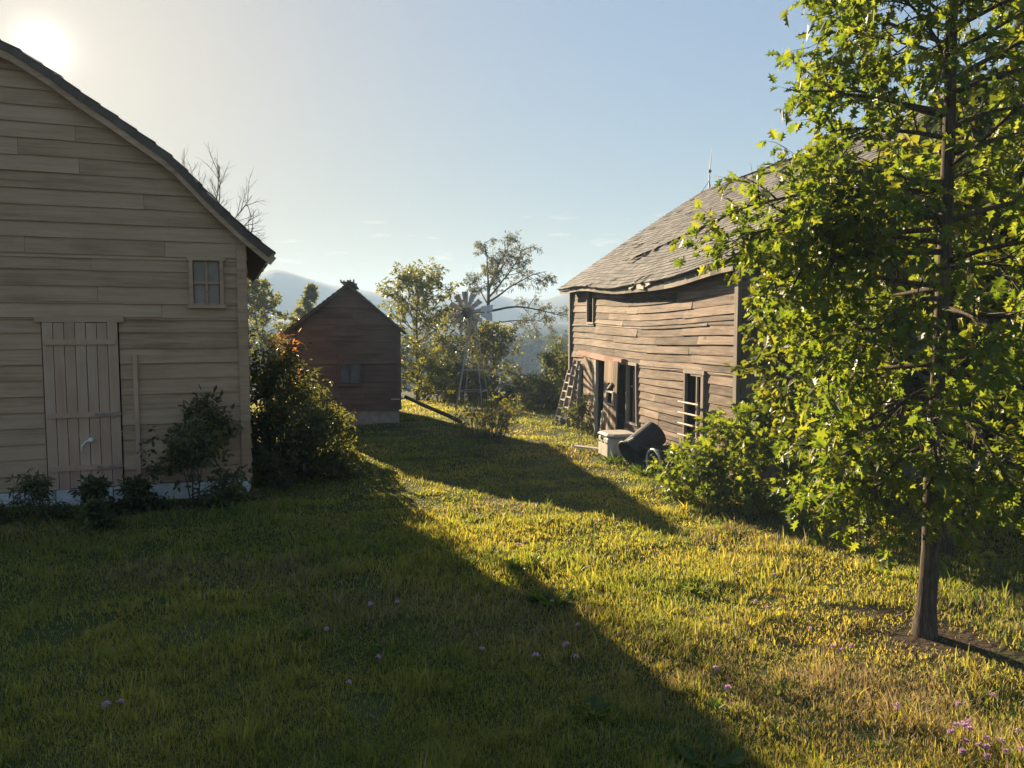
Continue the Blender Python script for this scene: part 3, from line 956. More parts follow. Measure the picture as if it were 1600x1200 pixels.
def shed():
    rng = random.Random(21)
    t = thing('shed', 'small faded red gabled shed between the bushes and the windmill', 'shed', (*SH_O, 0), SH_A)
    W, D, H0, HT, PZ = 2.60, 3.0, .36, 2.36, 3.40
    mid = 1.24

    def lim(z):
        if z <= HT: return (0.0, W)
        f = (z - HT) / (PZ - HT)
        return (mid * f, W - (W - mid) * f)
    ops = [(1.0, 1.46, 1.02, 1.50)]
    mb = MB(); wall(mb, rng, lambda s, z, o: (s, o, z), W, H0, PZ - .03, .14, ops, lim, .05, jitter=.6, seg=1.2); mb.build('wall', [M['shed_red'], M['lining']], t)
    for P2, L2, lm, zt in ((lambda s, z, o: (-o, -s, z), D, None, HT), (lambda s, z, o: (W + o, -D + s, z), D, None, HT), (lambda s, z, o: (s, -D - o, z), W, lim, PZ - .03)):
        mb = MB(); wall(mb, rng, P2, L2, H0, zt, .14, (), lm, .05, seg=1.5); mb.build('wall', [M['shed_red'], M['lining']], t)
    mb = MB(); mb.box((W / 2, -D / 2, .13), (W - .06, D - .06, .46)); mb.build('foundation', M['concrete'], t)
    mb = MB()
    y0, y1 = .16, -D - .16
    sh = MB()
    for half in (0, 1):
        rn = mid if half == 0 else W - mid
        rs = PZ + .05 - HT - .03
        sl = math.hypot(rn, rs); cs, sn = rn / sl, rs / sl
        sg = -1 if half == 0 else 1
        def S(s, w, h, sg=sg, cs=cs, sn=sn): return (mid + sg * (w * cs + h * sn), s, PZ + .05 - w * sn + h * cs)
        roof_slab(mb, S, y1, y0, sl + .22, .05, 6, 3)
        shingles(sh, rng, S, y1 - .01, y0 + .01, sl + .24, .15, .25)
    ro = mb.build('roof', M['roofdeck'], t)
    sh.build('shingles', M['shingle'], ro)
    # broken cap boards along the ridge, ends jutting up
    mb = MB()
    for k in range(12):
        y = .16 - k * .28
        mb.box((mid + rng.uniform(-.14, .14), y, PZ + .085 + rng.uniform(-.01, .02)), (rng.uniform(.06, .16), .2, rng.uniform(.03, .07)),
               Matrix.Rotation(rng.uniform(-.5, .5), 3, 'Y'))
    mb.box((mid, -D / 2, PZ + .075), (.30, D + .3, .035))
    for k in range(5): mb.box((mid - .15 + k * .075, .15, PZ + .085 + rng.uniform(0, .03)), (.035, .04, .07), Matrix.Rotation(rng.uniform(-.4, .4), 3, 'Y'))
    mb.build('ridge_cap', M['trim'], ro)
    mb = MB()
    for c, s in (((.985, .04, 1.26), (.05, .05, .52)), ((1.475, .04, 1.26), (.05, .05, .52)), ((1.23, .04, 1.53), (.56, .055, .06)), ((1.23, .05, .99), (.58, .08, .05)), ((1.23, .01, 1.26), (.03, .03, .48))):
        mb.box(c, s)
    w = mb.build('window', M['shed_red'], t)
    mb = MB(); mb.box((1.23, -.02, 1.26), (.48, .008, .48)); mb.build('pane', M['glass'], w)
    for x in (.03, W - .03):
        mb = MB(); mb.box((x, .035, 1.36), (.09, .05, 2.0)); mb.build('corner_board', M['shed_red'], t)
    mb = MB(); mb.box((.12, .05, .62), (.22, .05, .03)); mb.build('bracket', M['pale_trim'], t)


shed()
mb = MB()
mb.tube([(-2.70, 19.25, .66), (-2.2, 19.2, .43), (-1.6, 19.05, .20), (-1.25, 18.95, .04)], [.042, .045, .05, .05], 8)
tag(mb.build('pole', M['bark']), 'dark wooden pole slanting from the red shed corner to the grass', 'pole')


# ------------------------------------------------------------------ windmill
def windmill():
    x0, y0 = -1.12, 22.1
    t = thing('windmill', 'small galvanised garden windmill on a slim lattice tower behind the dry shrub', 'windmill', (x0, y0, gz(x0, y0)), R(-14))
    H = 2.72
    for sx, sy in ((-1, -1), (1, -1), (1, 1), (-1, 1)):
        mb = MB(); mb.tube([(sx * .40, sy * .40, -.05), (sx * .03, sy * .03, H)], .026 if (sx, sy) == (-1, -1) else .013, 6); mb.build('leg', M['steel'], t)
    for z in (.55, 1.15):
        mb = MB()
        r = .42 - .39 * z / H
        c = [(-r, -r, z), (r, -r, z), (r, r, z), (-r, r, z)]
        for a in range(4): mb.tube([c[a], c[(a + 1) % 4]], .010, 5)
        mb.build('cross_brace', M['steel'], t)
    # head: wheel faces away to the left, seen from behind
    h = bpy.data.objects.new('head', None); COL.objects.link(h); h.parent = t; h.location = (0, 0, H + .08); h.rotation_euler = (0, 0, R(52))
    mb = MB(); mb.tube([(0, .34, 0), (0, -.60, 0)], .022, 8); mb.box((0, 0, -.06), (.07, .12, .14)); mb.build('shaft', M['steel'], h)
    mb = MB(); mb.lathe((0, .26, 0), (0, 1, 0), [(-.05, .001), (-.05, .145), (.05, .155), (.09, .10), (.10, .001)], 20); mb.build('hub', M['darksteel'], h)
    for k in range(12):
        a = 2 * math.pi * k / 12 + .12
        mb = MB()
        ca, sa = math.cos(a), math.sin(a)
        rad = Vector((ca, 0, sa)); tan = Vector((-sa, 0, ca)); ax = Vector((0, 1, 0))
        rows = []
        for r, w in ((.13, .032), (.32, .058), (.50, .080), (.61, .088)):
            row = []
            for j in range(5):
                v = (j / 4 - .5) * 2
                off = tan * (v * w) * .86 + ax * (v * w * .50 + .03 * (1 - v * v))
                row.append(Vector((0, .30, 0)) + rad * r + off)
            rows.append(row)
        vs = [p[:] for row in rows for p in row]
        fs = [(i * 5 + j, i * 5 + j + 1, i * 5 + j + 6, i * 5 + j + 5) for i in range(3) for j in range(4)]
        n = len(vs)
        vs += [(p[0], p[1] + .004, p[2]) for p in vs]
        fs += [(d + n, c + n, b + n, a_ + n) for a_, b, c, d in fs]
        mb.add(vs, fs)
        mb.build('blade', M['steel'], h)
    mb = MB()
    mb.tube([(.0, .30, 0)] + [(0, .30, 0)], .01, 4, False) if False else None
    ring = [(math.cos(2 * math.pi * k / 26) * .40, .275, math.sin(2 * math.pi * k / 26) * .40) for k in range(27)]
    mb.tube(ring, .008, 5, False); mb.build('rim', M['steel'], h)
    # tail vane, split by a seam
    mb = MB()
    def plate(a): mb.hexa([(-.004, p[0], p[1]) for p in a] + [(.004, p[0], p[1]) for p in a])
    plate([(-.40, .015), (-.92, .015), (-.98, .20), (-.42, .17)])
    plate([(-.40, -.015), (-.42, -.12), (-.95, -.27), (-.92, -.015)])
    mb.build('tail_vane', M['white_paint'], h)


windmill()


# ------------------------------------------------------------------ ladders, barrels, cooler box
def rb_pt(s, out, z):
    c, sn = math.cos(RB_A), math.sin(RB_A)
    return Vector((RB_O[0] + s * c + out * sn, RB_O[1] + s * sn - out * c, z))


def ladder(label, s, out, top_s, H, nr, w=.42):
    b = rb_pt(s, out, 0)
    t = thing('ladder', label, 'ladder', (b.x, b.y, gz(b.x, b.y)), RB_A, 'wooden ladders leaning on the brown barn')
    top = Vector((top_s - s, out - .10, H))
    for k in (0, 1):
        mb = MB()
        mb.beam((k * w, 0, -.02), Vector((k * w * .82 + .04, 0, 0)) + top, .035, .075, (0, 1, 0)); mb.build('rail', M['ladder'], t)
    for i in range(nr):
        f = (i + .6) / nr
        p = top * f
        mb = MB()
        mb.box((p.x + .04 * f + w * .5 - w * .09 * f, p.y, p.z), (w * (1 - .18 * f) - .02, .075, .028)); mb.build('rung', M['pale_trim'], t)


ladder('wooden ladder leaning lowest and farthest out on the brown barn', -0.25, .34, .05, 1.30, 6)
ladder('taller wooden ladder leaning between the lower ladder and the sliding door', .16, .30, .52, 1.58, 6)
ladder('steep wooden ladder leaning tightest on the boards beside the sliding door', .70, .20, .70, 1.50, 6, .36)


def barrel(label, a, b, r0, r1, rimmat=None, ribs=True, sq=False):
    a, b = Vector(a), Vector(b)
    t = thing('barrel', label, 'barrel', (a.x, a.y, 0), 0, 'tipped black barrels beside the brown barn')
    ax = b - a; L = ax.length
    o = Vector((0, 0, a.z))
    prof = [(L * .97, .001), (L * .97, r1 * .93), (0, r0 * .93), (0, r0)]
    if ribs:
        for f in (.1, .35, .6, .85):
            r = r0 + (r1 - r0) * f
            prof += [(L * (f - .03), r), (L * (f - .015), r * 1.03), (L * (f + .015), r * 1.03), (L * (f + .03), r)]
    prof += [(L * .98, r1), (L, r1 * .95), (L, .001)]
    mb = MB(); mb.lathe(o, ax, prof, 8 if sq else 28); mb.build('body', M['black_plastic'], t)
    mb = MB()
    rp = [(-.012 + .022 * math.cos(2 * math.pi * k / 10), r0 + .012 + .022 * math.sin(2 * math.pi * k / 10)) for k in range(11)]
    mb.lathe(o, ax, rp, 28); mb.build('rim', M[rimmat or 'black_plastic'], t, smooth=True)
    return t, o, ax


t, o, ax = barrel('black ribbed barrel tilted up with its mouth towards the lawn', (2.02, 12.95, .25), (2.50, 13.2, .58), .24, .235, None, False)
mb = MB(); mb.box((-.02, -.10, .505), (.10, .05, .03), Matrix.Rotation(-.5, 3, 'Y')); mb.build('grip', M['rim'], t)
barrel('smaller black barrel lying between the tilted barrel and the pale rimmed one', (2.20, 12.72, .20), (2.80, 13.0, .22), .195, .18)
barrel('black barrel with a pale grey rim facing the lawn by the oak leaves', (2.32, 12.42, .205), (2.95, 12.66, .21), .19, .175, 'rim')

t = thing('cooler', 'dirty cream chest with a rounded lid on the grass by the barrels', 'cooler', (1.96, 14.2, 0), R(-77))


def rbox(mb, c, s, ch):
    x, y, z = s[0] / 2, s[1] / 2, s[2] / 2
    ring = [(-x + ch, -y), (x - ch, -y), (x, -y + ch), (x, y - ch), (x - ch, y), (-x + ch, y), (-x, y - ch), (-x, -y + ch)]
    lv = [(-z, 1 - .3 * ch / x), (-z + ch * .3, 1), (z - ch * .3, 1.0), (z, 1 - .5 * ch / x)]
    vs = []
    for zz, k in lv: vs += [(c[0] + a * k, c[1] + b * k, c[2] + zz) for a, b in ring]
    fs = [(i * 8 + j, i * 8 + (j + 1) % 8, (i + 1) * 8 + (j + 1) % 8, (i + 1) * 8 + j) for i in range(3) for j in range(8)]
    fs += [tuple(range(8))[::-1], tuple(range(24, 32))]
    mb.add(vs, fs)


mb = MB(); rbox(mb, (0, 0, .19), (.66, .56, .38), .09); mb.build('body', M['cooler'], t)
mb = MB(); rbox(mb, (0, 0, .415), (.70, .60, .07), .10); mb.build('lid', M['cooler'], t)
for x in (-.2, .0, .2):
    mb = MB(); mb.box((x, -.283, .28), (.10, .012, .025)); mb.build('slot', M['darksteel'], t)
mb = MB(); mb.box((-.06, -.29, .36), (.05, .02, .09)); mb.build('latch', M['darksteel'], t)

mb = MB(); mb.box((0, 0, 0), (.50, .16, .035), Matrix.Rotation(.08, 3, 'Y'))
o = mb.build('plank', M['pale_trim']); o.location = (1.46, 14.75, .07); o.rotation_euler = (0, 0, R(-12))
tag(o, 'short pale plank lying on the grass in front of the ladders', 'plank')
mb = MB(); mb.box((0, 0, 0), (.34, .30, .035))
o = mb.build('board', M['plank']); o.rotation_euler = (R(62), R(6), R(-77)); p = rb_pt(4.1, .12, .22); o.location = p
tag(o, 'square scrap board leaning under the narrow window behind the chest', 'board')


# ------------------------------------------------------------------ leaves and trees
def half_leaf(pts):
    """pts: right half outline from base to tip (x, y). Returns template verts and two faces."""
    n = len(pts)
    right = [(x, y) for x, y in pts]
    left = [(-x, y) for x, y in pts[1:-1]]
    v = [(x, y, 0.22 * abs(x) - 0.18 * y * y) for x, y in right + left]
    f1 = list(range(n))
    f2 = [n - 1] + list(range(n + len(left) - 1, n - 1, -1)) + [0]
    f2 = [0] + [n - 1] + list(range(n + len(left) - 1, n - 1, -1))
    return np.array(v, dtype=float), [f1, f2]


T_OAK = half_leaf([(0, 0), (.04, .14), (.24, .16), (.11, .30), (.42, .40), (.13, .55), (.36, .72), (.09, .76), (.0, 1.02)])
T_ROUND = half_leaf([(0, 0), (.26, .05), (.42, .30), (.36, .62), (.14, .88), (0, 1.0)])
T_OVAL = half_leaf([(0, 0), (.22, .3), (.20, .65), (0, 1.0)])
T_LANCE = half_leaf([(0, 0), (.11, .3), (.09, .65), (0, 1.0)])
T_CLUMP = half_leaf([(0, 0), (.38, .18), (.22, .42), (.46, .62), (.12, .8), (0, 1.0)])


def leaf_mesh(name, tmpl, pos, dirv, size, seed, mat, parent=None, flat=0.7):
    rng = np.random.default_rng(seed)
    T, F = tmpl
    pos = np.asarray(pos, dtype=float); d = np.asarray(dirv, dtype=float)
    n = len(pos)
    d = d / np.maximum(1e-6, np.linalg.norm(d, axis=1))[:, None]
    up = rng.normal(size=(n, 3)) * flat + np.array([0, 0, 1.0])
    xa = np.cross(d, up); xa /= np.maximum(1e-6, np.linalg.norm(xa, axis=1))[:, None]
    za = np.cross(xa, d)
    s = np.asarray(size, dtype=float).reshape(-1, 1, 1) * np.ones((n, 1, 1))
    V = pos[:, None, :] + s * (T[None, :, 0:1] * xa[:, None, :] + T[None, :, 1:2] * d[:, None, :] + T[None, :, 2:3] * za[:, None, :] * rng.uniform(.4, 1.8, (n, 1, 1)))
    k = len(T)
    loops1 = np.concatenate([np.array(f) for f in F])
    lens = np.array([len(f) for f in F])
    loops = (loops1[None, :] + (np.arange(n) * k)[:, None]).ravel()
    st1 = np.concatenate([[0], np.cumsum(lens)[:-1]])
    starts = (st1[None, :] + (np.arange(n) * lens.sum())[:, None]).ravel()
    return mesh_np(name, V.reshape(-1, 3), loops, starts, mat, parent)


def rvec(rng):
    v = Vector((rng.gauss(0, 1), rng.gauss(0, 1), rng.gauss(0, 1)))
    return v.normalized()


def limb(mb, rng, p, d, L, r, bend=0.15, tropism=0.0, n=5, sides=6, tip=0.25):
    """Adds one limb; returns its points and radii."""
    pts = [Vector(p)]; rad = [r]
    d = Vector(d).normalized()
    for i in range(n):
        d = (d + rvec(rng) * bend + Vector((0, 0, tropism / n))).normalized()
        pts.append(pts[-1] + d * (L / n)); rad.append(r * (1 - (1 - tip) * (i + 1) / n))
    mb.tube(pts, rad, sides, True)
    return pts, rad


def along(pts, f):
    f = max(0.0, min(.9999, f)) * (len(pts) - 1)
    i = int(f); t = f - i
    return pts[i].lerp(pts[i + 1], t), (pts[i + 1] - pts[i]).normalized()


def side_dir(rng, t, ang, flatten=0.0):
    v = rvec(rng); v.z *= (1 - flatten)
    v = (v - t * v.dot(t))
    if v.length < 1e-3: v = Vector((1, 0, 0))
    v.normalize()
    return (t * math.cos(ang) + v * math.sin(ang)).normalized()


class Foliage:
    def __init__(self): self.p = []; self.d = []; self.s = []

    def twig(self, rng, pts, n, size, spread=0.5, f0=.1, droop=.25):
        for _ in range(n):
            f = rng.uniform(f0, 1.0)
            p, t = along(pts, f)
            d = (t * .5 + rvec(rng) * spread + Vector((0, 0, -droop))).normalized()
            q = p + d * rng.uniform(.005, .03)
            self.p.append(q[:]); self.d.append(d[:]); self.s.append(size * rng.uniform(.45, 1.25))

    def mesh(self, name, tmpl, seed, mat, parent, flat=.7): return leaf_mesh(name, tmpl, self.p, self.d, self.s, seed, mat, parent, flat)


def fill_limb(mb, fo, rng, pts, r, L, nsec, sec_len, nter, leaves, size, flatten=.5, f0=.2, droop=.25, spread=.55, ter_len=.28, trop=.0):
    """Secondary twigs and tertiary twigs with leaves on a limb."""
    for k in range(nsec):
        f = f0 + (1 - f0) * (k + rng.random() * .7) / nsec
        p, t = along(pts, f)
        d = side_dir(rng, t, rng.uniform(.5, 1.1), flatten)
        l2 = sec_len * (1.15 - .6 * f) * rng.uniform(.7, 1.2)
        q, _ = limb(mb, rng, p, d, l2, max(.003, r * .35), .22, trop, 3, 4)
        for j in range(nter):
            g = (j + rng.random()) / nter
            pp, tt = along(q, .25 + .75 * g)
            dd = side_dir(rng, tt, rng.uniform(.4, 1.0), flatten * .6)
            q2, _ = limb(mb, rng, pp, dd, ter_len * rng.uniform(.6, 1.2), max(.002, r * .16), .25, -.05, 2, 3)
            fo.twig(rng, q2, leaves, size, spread, .1, droop)
    fo.twig(rng, pts, int(leaves * 2), size, spread, .55, droop)


# --- the young oak in front
def oak():
    rng = random.Random(77)
    x0, y0 = 3.241, 5.868
    z0 = gz(x0, y0)
    t = thing('oak_tree', 'young oak with lobed sunlit leaves and a bare lower trunk standing in front', 'tree', (x0, y0, z0))
    mb = MB()
    tp = [Vector((0, 0, -.1)), Vector((.0, 0, .03)), Vector((.005, 0, .25)), Vector((.015, 0, .7)), Vector((.01, .01, 1.3)), Vector((.02, 0, 2.0)), Vector((.03, .0, 2.9)), Vector((.04, .02, 3.8)), Vector((.03, .02, 4.7)), Vector((.05, 0, 5.6)), Vector((.06, 0, 6.4))]
    tr = [.125, .096, .072, .062, .058, .053, .047, .046, .034, .02, .008]
    mb.tube(tp, tr, 14, True, .10, rng)
    fo = Foliage()
    # (height, compass angle in degrees with 180 = picture left, length, rise angle, tropism)
    limbs = [(1.50, 185, .92, -2, -.9), (1.58, 215, 1.0, 0, -1.0), (1.66, 250, .95, -4, -.9), (1.72, 150, 1.0, 0, -.7), (1.62, 330, 1.0, -3, -.8), (1.75, 20, 1.1, 0, -.8), (1.80, 285, .95, 0, -.9), (1.68, 80, 1.0, 0, -.6),
             (1.88, 172, .95, 4, -.8), (1.95, 200, 1.0, 5, -.9), (2.0, 228, 1.05, 2, -.9), (2.05, 310, 1.1, 5, -.6), (2.1, 50, 1.2, 5, -.5), (2.12, 120, 1.1, 5, -.5),
             (2.30, 188, 1.0, 6, -.5), (2.42, 160, 1.0, 8, -.4), (2.5, 345, 1.3, 10, -.4), (2.55, 262, .95, 8, -.5), (2.62, 215, 1.1, 8, -.5), (2.7, 95, 1.1, 10, -.3),
             (2.72, 178, 1.15, 6, -.35), (2.85, 30, 1.3, 14, -.3), (2.9, 300, 1.1, 12, -.4), (2.98, 186, 1.55, 3, -.3), (3.05, 150, 1.2, 15, -.2), (3.12, 235, 1.1, 14, -.3), (3.2, 350, 1.4, 16, -.3),
             (3.24, 179, 1.1, 8, -.2), (3.34, 120, 1.2, 18, -.2), (3.42, 205, 1.1, 12, -.25), (3.5, 60, 1.3, 20, -.2), (3.42, 178, 1.62, 1, -.2), (3.50, 190, 1.5, 2, -.2), (3.3, 184, 1.6, -2, -.2), (3.15, 172, 1.4, 2, -.2), (3.62, 280, 1.0, 20, -.2), (3.7, 325, 1.3, 22, -.2),
             (3.82, 186, .92, 12, -.2), (3.9, 20, 1.3, 26, -.1), (3.98, 140, 1.1, 26, -.1), (4.05, 230, 1.0, 26, -.1), (4.02, 178, .95, 12, -.1), (4.15, 350, 1.3, 24, -.1), (4.25, 330, 1.2, 28, -.1), (4.35, 205, 1.0, 26, -.1), (4.4, 90, 1.0, 32, 0), (4.42, 180, .92, 18, -.1), (4.46, 10, 1.25, 26, 0),
             (4.5, 160, 1.1, 30, 0), (4.58, 270, .9, 30, 0), (4.62, 345, 1.2, 26, 0), (4.7, 188, .9, 22, 0), (4.75, 30, 1.1, 36, 0), (4.8, 215, .95, 34, 0), (4.9, 310, 1.0, 36, 0), (5.0, 150, .9, 36, 0), (5.05, 0, 1.0, 34, 0), (5.15, 200, .85, 38, 0), (5.3, 60, .7, 45, 0), (5.45, 180, .7, 44, 0), (5.6, 320, .6, 50, 0), (5.8, 120, .45, 55, 0), (6.0, 240, .4, 60, 0)]
    for (z, az, L, el, tro) in limbs:
        p, tt = None, None
        for i in range(len(tp) - 1):
            if tp[i].z <= z <= tp[i + 1].z:
                f = (z - tp[i].z) / (tp[i + 1].z - tp[i].z); p = tp[i].lerp(tp[i + 1], f); r = tr[i] + (tr[i + 1] - tr[i]) * f
        a, e = R(az + rng.uniform(-6, 6)), R(el)
        d = Vector((math.cos(a) * math.cos(e), math.sin(a) * math.cos(e), math.sin(e)))
        rr = min(r * .5, .012 + .009 * L)
        pts, rad = limb(mb, rng, p, d, L, rr, .10, tro, 7, 6)
        fill_limb(mb, fo, rng, pts, rr, L, int(4 + 6 * L), .40 + .14 * L, 3, 8, .102, .45, .22, .28, .6, .26, -.1)
    fo.twig(rng, [tp[-2], tp[-1]], 40, .12)
    mb.build('trunk', M['bark'], t, True)
    fo.mesh('crown', T_OAK, 5, LEAF_OAK, t, .75)
    # bare scar of soil at the foot
    return len(fo.p)


n_oak = oak()


def small_tree(name, label, cat, x, y, H, crown, trunk_r, seed, mat, tmpl, lsize, nlimb=14, nsec=6, nter=3, nl=7, group=None,
               clear=.25, stems=1, flatten=.3, shape='round', bark='twig', lean=(0, 0), droop=.2, spread=.65, up=.3, ter=.28, trunk_top=.95, flat=.8):
    """Tree or shrub: crown = radius; shape round / column / cone / open."""
    rng = random.Random(seed)
    z0 = gz(x, y)
    t = thing(name, label, cat, (x, y, z0), 0, group)
    mb = MB(); fo = Foliage()
    for sidx in range(stems):
        a = rng.uniform(0, 6.28)
        off = Vector((math.cos(a), math.sin(a), 0)) * (0 if stems == 1 else crown * rng.uniform(.05, .35))
        hh = H * (1 if stems == 1 else rng.uniform(.75, 1.0))
        d0 = Vector((lean[0], lean[1], 1)) + (Vector((off.x, off.y, 0)) * .5 if stems > 1 else Vector())
        pts, rad = limb(mb, rng, off * .4 + Vector((0, 0, -.06)), d0, hh * trunk_top, trunk_r / math.sqrt(stems), .06, .1, 8, 8, .15)
        nl_ = max(3, nlimb // stems)
        for k in range(nl_):
            f = clear + (1 - clear) * (k + rng.random() * .8) / nl_
            p, tt = along(pts, f)
            g = (f - clear) / (1 - clear)
            if shape == 'round': rr = crown * math.sqrt(max(.05, 1 - (2 * g - .8) ** 2 / 1.7))
            elif shape == 'cone': rr = crown * (1.08 - g)
            elif shape == 'column': rr = crown * (1 - .35 * g)
            else: rr = crown * rng.uniform(.6, 1.1)
            a = k * 2.4 + rng.uniform(-.4, .4)
            e = up + .5 * g + rng.uniform(-.15, .15)
            d = Vector((math.cos(a) * math.cos(e), math.sin(a) * math.cos(e), math.sin(e)))
            L = rr * rng.uniform(.75, 1.1)
            r2 = max(.006, trunk_r * .35 * (1 - .5 * f))
            q, _ = limb(mb, rng, p, d, L, r2, .14, -.05, 5, 5)
            fill_limb(mb, fo, rng, q, r2, L, nsec, L * .5, nter, nl, lsize, flatten, .2, droop, spread, ter)
        fo.twig(rng, pts[-3:], 6 * nl // 2, lsize, spread)
    mb.build('trunk' if cat == 'tree' else 'stem', M[bark], t, True)
    fo.mesh('crown' if cat == 'tree' else 'foliage', tmpl, seed + 1, mat, t, flat)
    return t


# trees behind the oak, by the near corner of the brown barn
small_tree('poplar_tree', 'rounded leaf young tree right behind the oak trunk', 'tree', 4.62, 8.02, 4.2, 1.35, .062, 31, LEAF_ROUND, T_ROUND, .10, 26, 7, 3, 8, clear=.30, droop=.4, bark='bark')
small_tree('poplar_tree', 'bushy rounded leaf tree hiding the near corner of the brown barn', 'tree', 4.1, 9.75, 3.5, 1.15, .05, 32, LEAF_ROUND, T_ROUND, .095, 26, 7, 3, 8, clear=.14, droop=.4, bark='bark')
small_tree('oak_sapling', 'low spreading oak sapling beside the pale rimmed barrel', 'tree', 3.2, 10.05, 1.2, .78, .028, 33, LEAF_OAK, T_OAK, .125, 15, 6, 3, 7, clear=.08, up=.05, flatten=.4)
small_tree('oak_sapling', 'lowest oak sapling trailing leaves over the grass in front of the barn wall', 'tree', 2.72, 10.5, .62, .62, .02, 36, LEAF_OAK, T_OAK, .115, 12, 6, 3, 6, clear=.08, up=.05, flatten=.4)
small_tree('maple_tree', 'dense dark tree at the right edge behind the oak', 'tree', 7.0, 9.1, 6.4, 2.1, .10, 34, LEAF_MAPLE, T_ROUND, .12, 44, 8, 3, 9, clear=.12, bark='bark')
small_tree('maple_tree', 'tall tree between the oak and the brown barn roof', 'tree', 6.1, 10.3, 5.2, 1.5, .08, 35, LEAF_ROUND, T_ROUND, .11, 26, 7, 3, 9, clear=.15, bark='bark')

# bushes between the tan barn and the shed
small_tree('shrub', 'tall shaded shrub against the corner of the tan barn', 'shrub', -3.95, 12.6, 2.1, .85, .03, 41, LEAF_SHRUB, T_OVAL, .10, 24, 6, 3, 7, stems=4, clear=.06)
small_tree('shrub', 'wide leafy shrub in front of the red shed wall', 'shrub', -4.4, 14.6, 1.6, .75, .03, 42, LEAF_SHRUB, T_OVAL, .10, 26, 6, 3, 7, stems=5, clear=.05)
small_tree('shrub', 'lowest leafy shrub at the right end of the bushes before the red shed', 'shrub', -3.5, 14.3, .85, .5, .02, 46, LEAF_YELLOW, T_OVAL, .09, 20, 5, 3, 6, stems=5, clear=.05)
small_tree('shrub', 'shaded shrub against the tan barn boards right of the plank door', 'shrub', -4.35, 10.35, 1.35, .72, .025, 43, LEAF_SHRUB, T_OVAL, .09, 22, 6, 3, 7, stems=5, clear=.04)
small_tree('shrub', 'low shrub spilling onto the lawn beside the tan barn corner', 'shrub', -3.25, 12.2, 1.0, .70, .02, 44, LEAF_SHRUB, T_OVAL, .085, 22, 6, 3, 7, stems=5, clear=.04)
small_tree('sumac', 'orange red sumac sapling rising above the shrubs beside the shed', 'shrub', -4.25, 14.2, 2.15, .42, .022, 45, LEAF_SUMAC, T_LANCE, .13, 6, 3, 2, 5, clear=.68)
# trees beyond
small_tree('background_tree', 'yellow green tree between the tan barn edge and the shed roof', 'tree', -14.4, 45, 6.2, 2.5, .10, 51, LEAF_YELLOW, T_OVAL, .22, 40, 8, 3, 8, clear=.08)
small_tree('background_tree', 'pointed light green tree close behind the left shed roof slope', 'tree', -12.8, 47.0, 6.8, 2.0, .09, 52, LEAF_YELLOW, T_OVAL, .2, 36, 7, 3, 7, clear=.1, shape='cone', up=.7)
small_tree('background_tree', 'broad yellowing tree just right of the red shed', 'tree', -3.7, 30.0, 4.85, 2.0, .10, 53, LEAF_YELLOW, T_OVAL, .14, 44, 8, 3, 8, clear=.06, shape='round', up=.35)
small_tree('background_tree', 'dense olive tree right behind the windmill wheel', 'tree', -2.1, 32.0, 3.8, 1.5, .09, 54, LEAF_OLIVE, T_OVAL, .14, 28, 7, 3, 7, clear=.12, up=.4)
small_tree('background_tree', 'mid green bushy tree under the airy tree limbs', 'tree', -.75, 33.0, 3.1, 1.2, .08, 55, LEAF_YELLOW, T_OVAL, .14, 24, 7, 3, 7, clear=.34, up=.4)


def airy_tree():
    rng = random.Random(60)
    x, y = -1.25, 35.0
    t = thing('airy_tree', 'tall airy tree with a long drooping right limb against the sky', 'tree', (x, y, gz(x, y)))
    mb = MB(); fo = Foliage()
    tp, tr = limb(mb, rng, (0, 0, -.1), (.02, 0, 1), 5.2, .11, .04, .05, 7, 8, .6)
    specs = [(.98, (.45, .1, 1), 2.3, .06, .1), (.98, (-.12, .1, 1), 2.2, .05, .2), (.9, (.85, -.1, .7), 2.7, .055, .0), (.78, (1, .1, .42), 3.7, .06, -.75), (.66, (1, .3, .25), 2.8, .04, -.5), (.86, (1, -.2, .55), 3.1, .05, -.4),
             (.84, (-.6, .3, .8), 1.5, .035, .2), (.88, (.2, -.6, .8), 1.6, .035, .1), (.62, (-.8, .2, .5), 1.2, .03, 0), (.97, (.6, .5, 1.2), 2.2, .045, .1)]
    for f, d, L, r, tro in specs:
        p, _ = along(tp, f)
        q, _ = limb(mb, rng, p, d, L, r, .12, tro, 8, 6, .2)
        for k in range(9):
            g = .3 + .7 * (k + rng.random()) / 9
            pp, tt = along(q, g)
            dd = side_dir(rng, tt, rng.uniform(.5, 1.1))
            q2, _ = limb(mb, rng, pp, dd, L * .26 * rng.uniform(.6, 1.2), r * .35, .2, -.1, 4, 4)
            fill_limb(mb, fo, rng, q2, r * .25, L * .2, 5, .30, 3, 7, .125, 0, .2, .45, .6, .22)
    mb.build('trunk', M['twig'], t, True)
    fo.mesh('crown', T_LANCE, 61, LEAF_OLIVE, t, .8)


airy_tree()


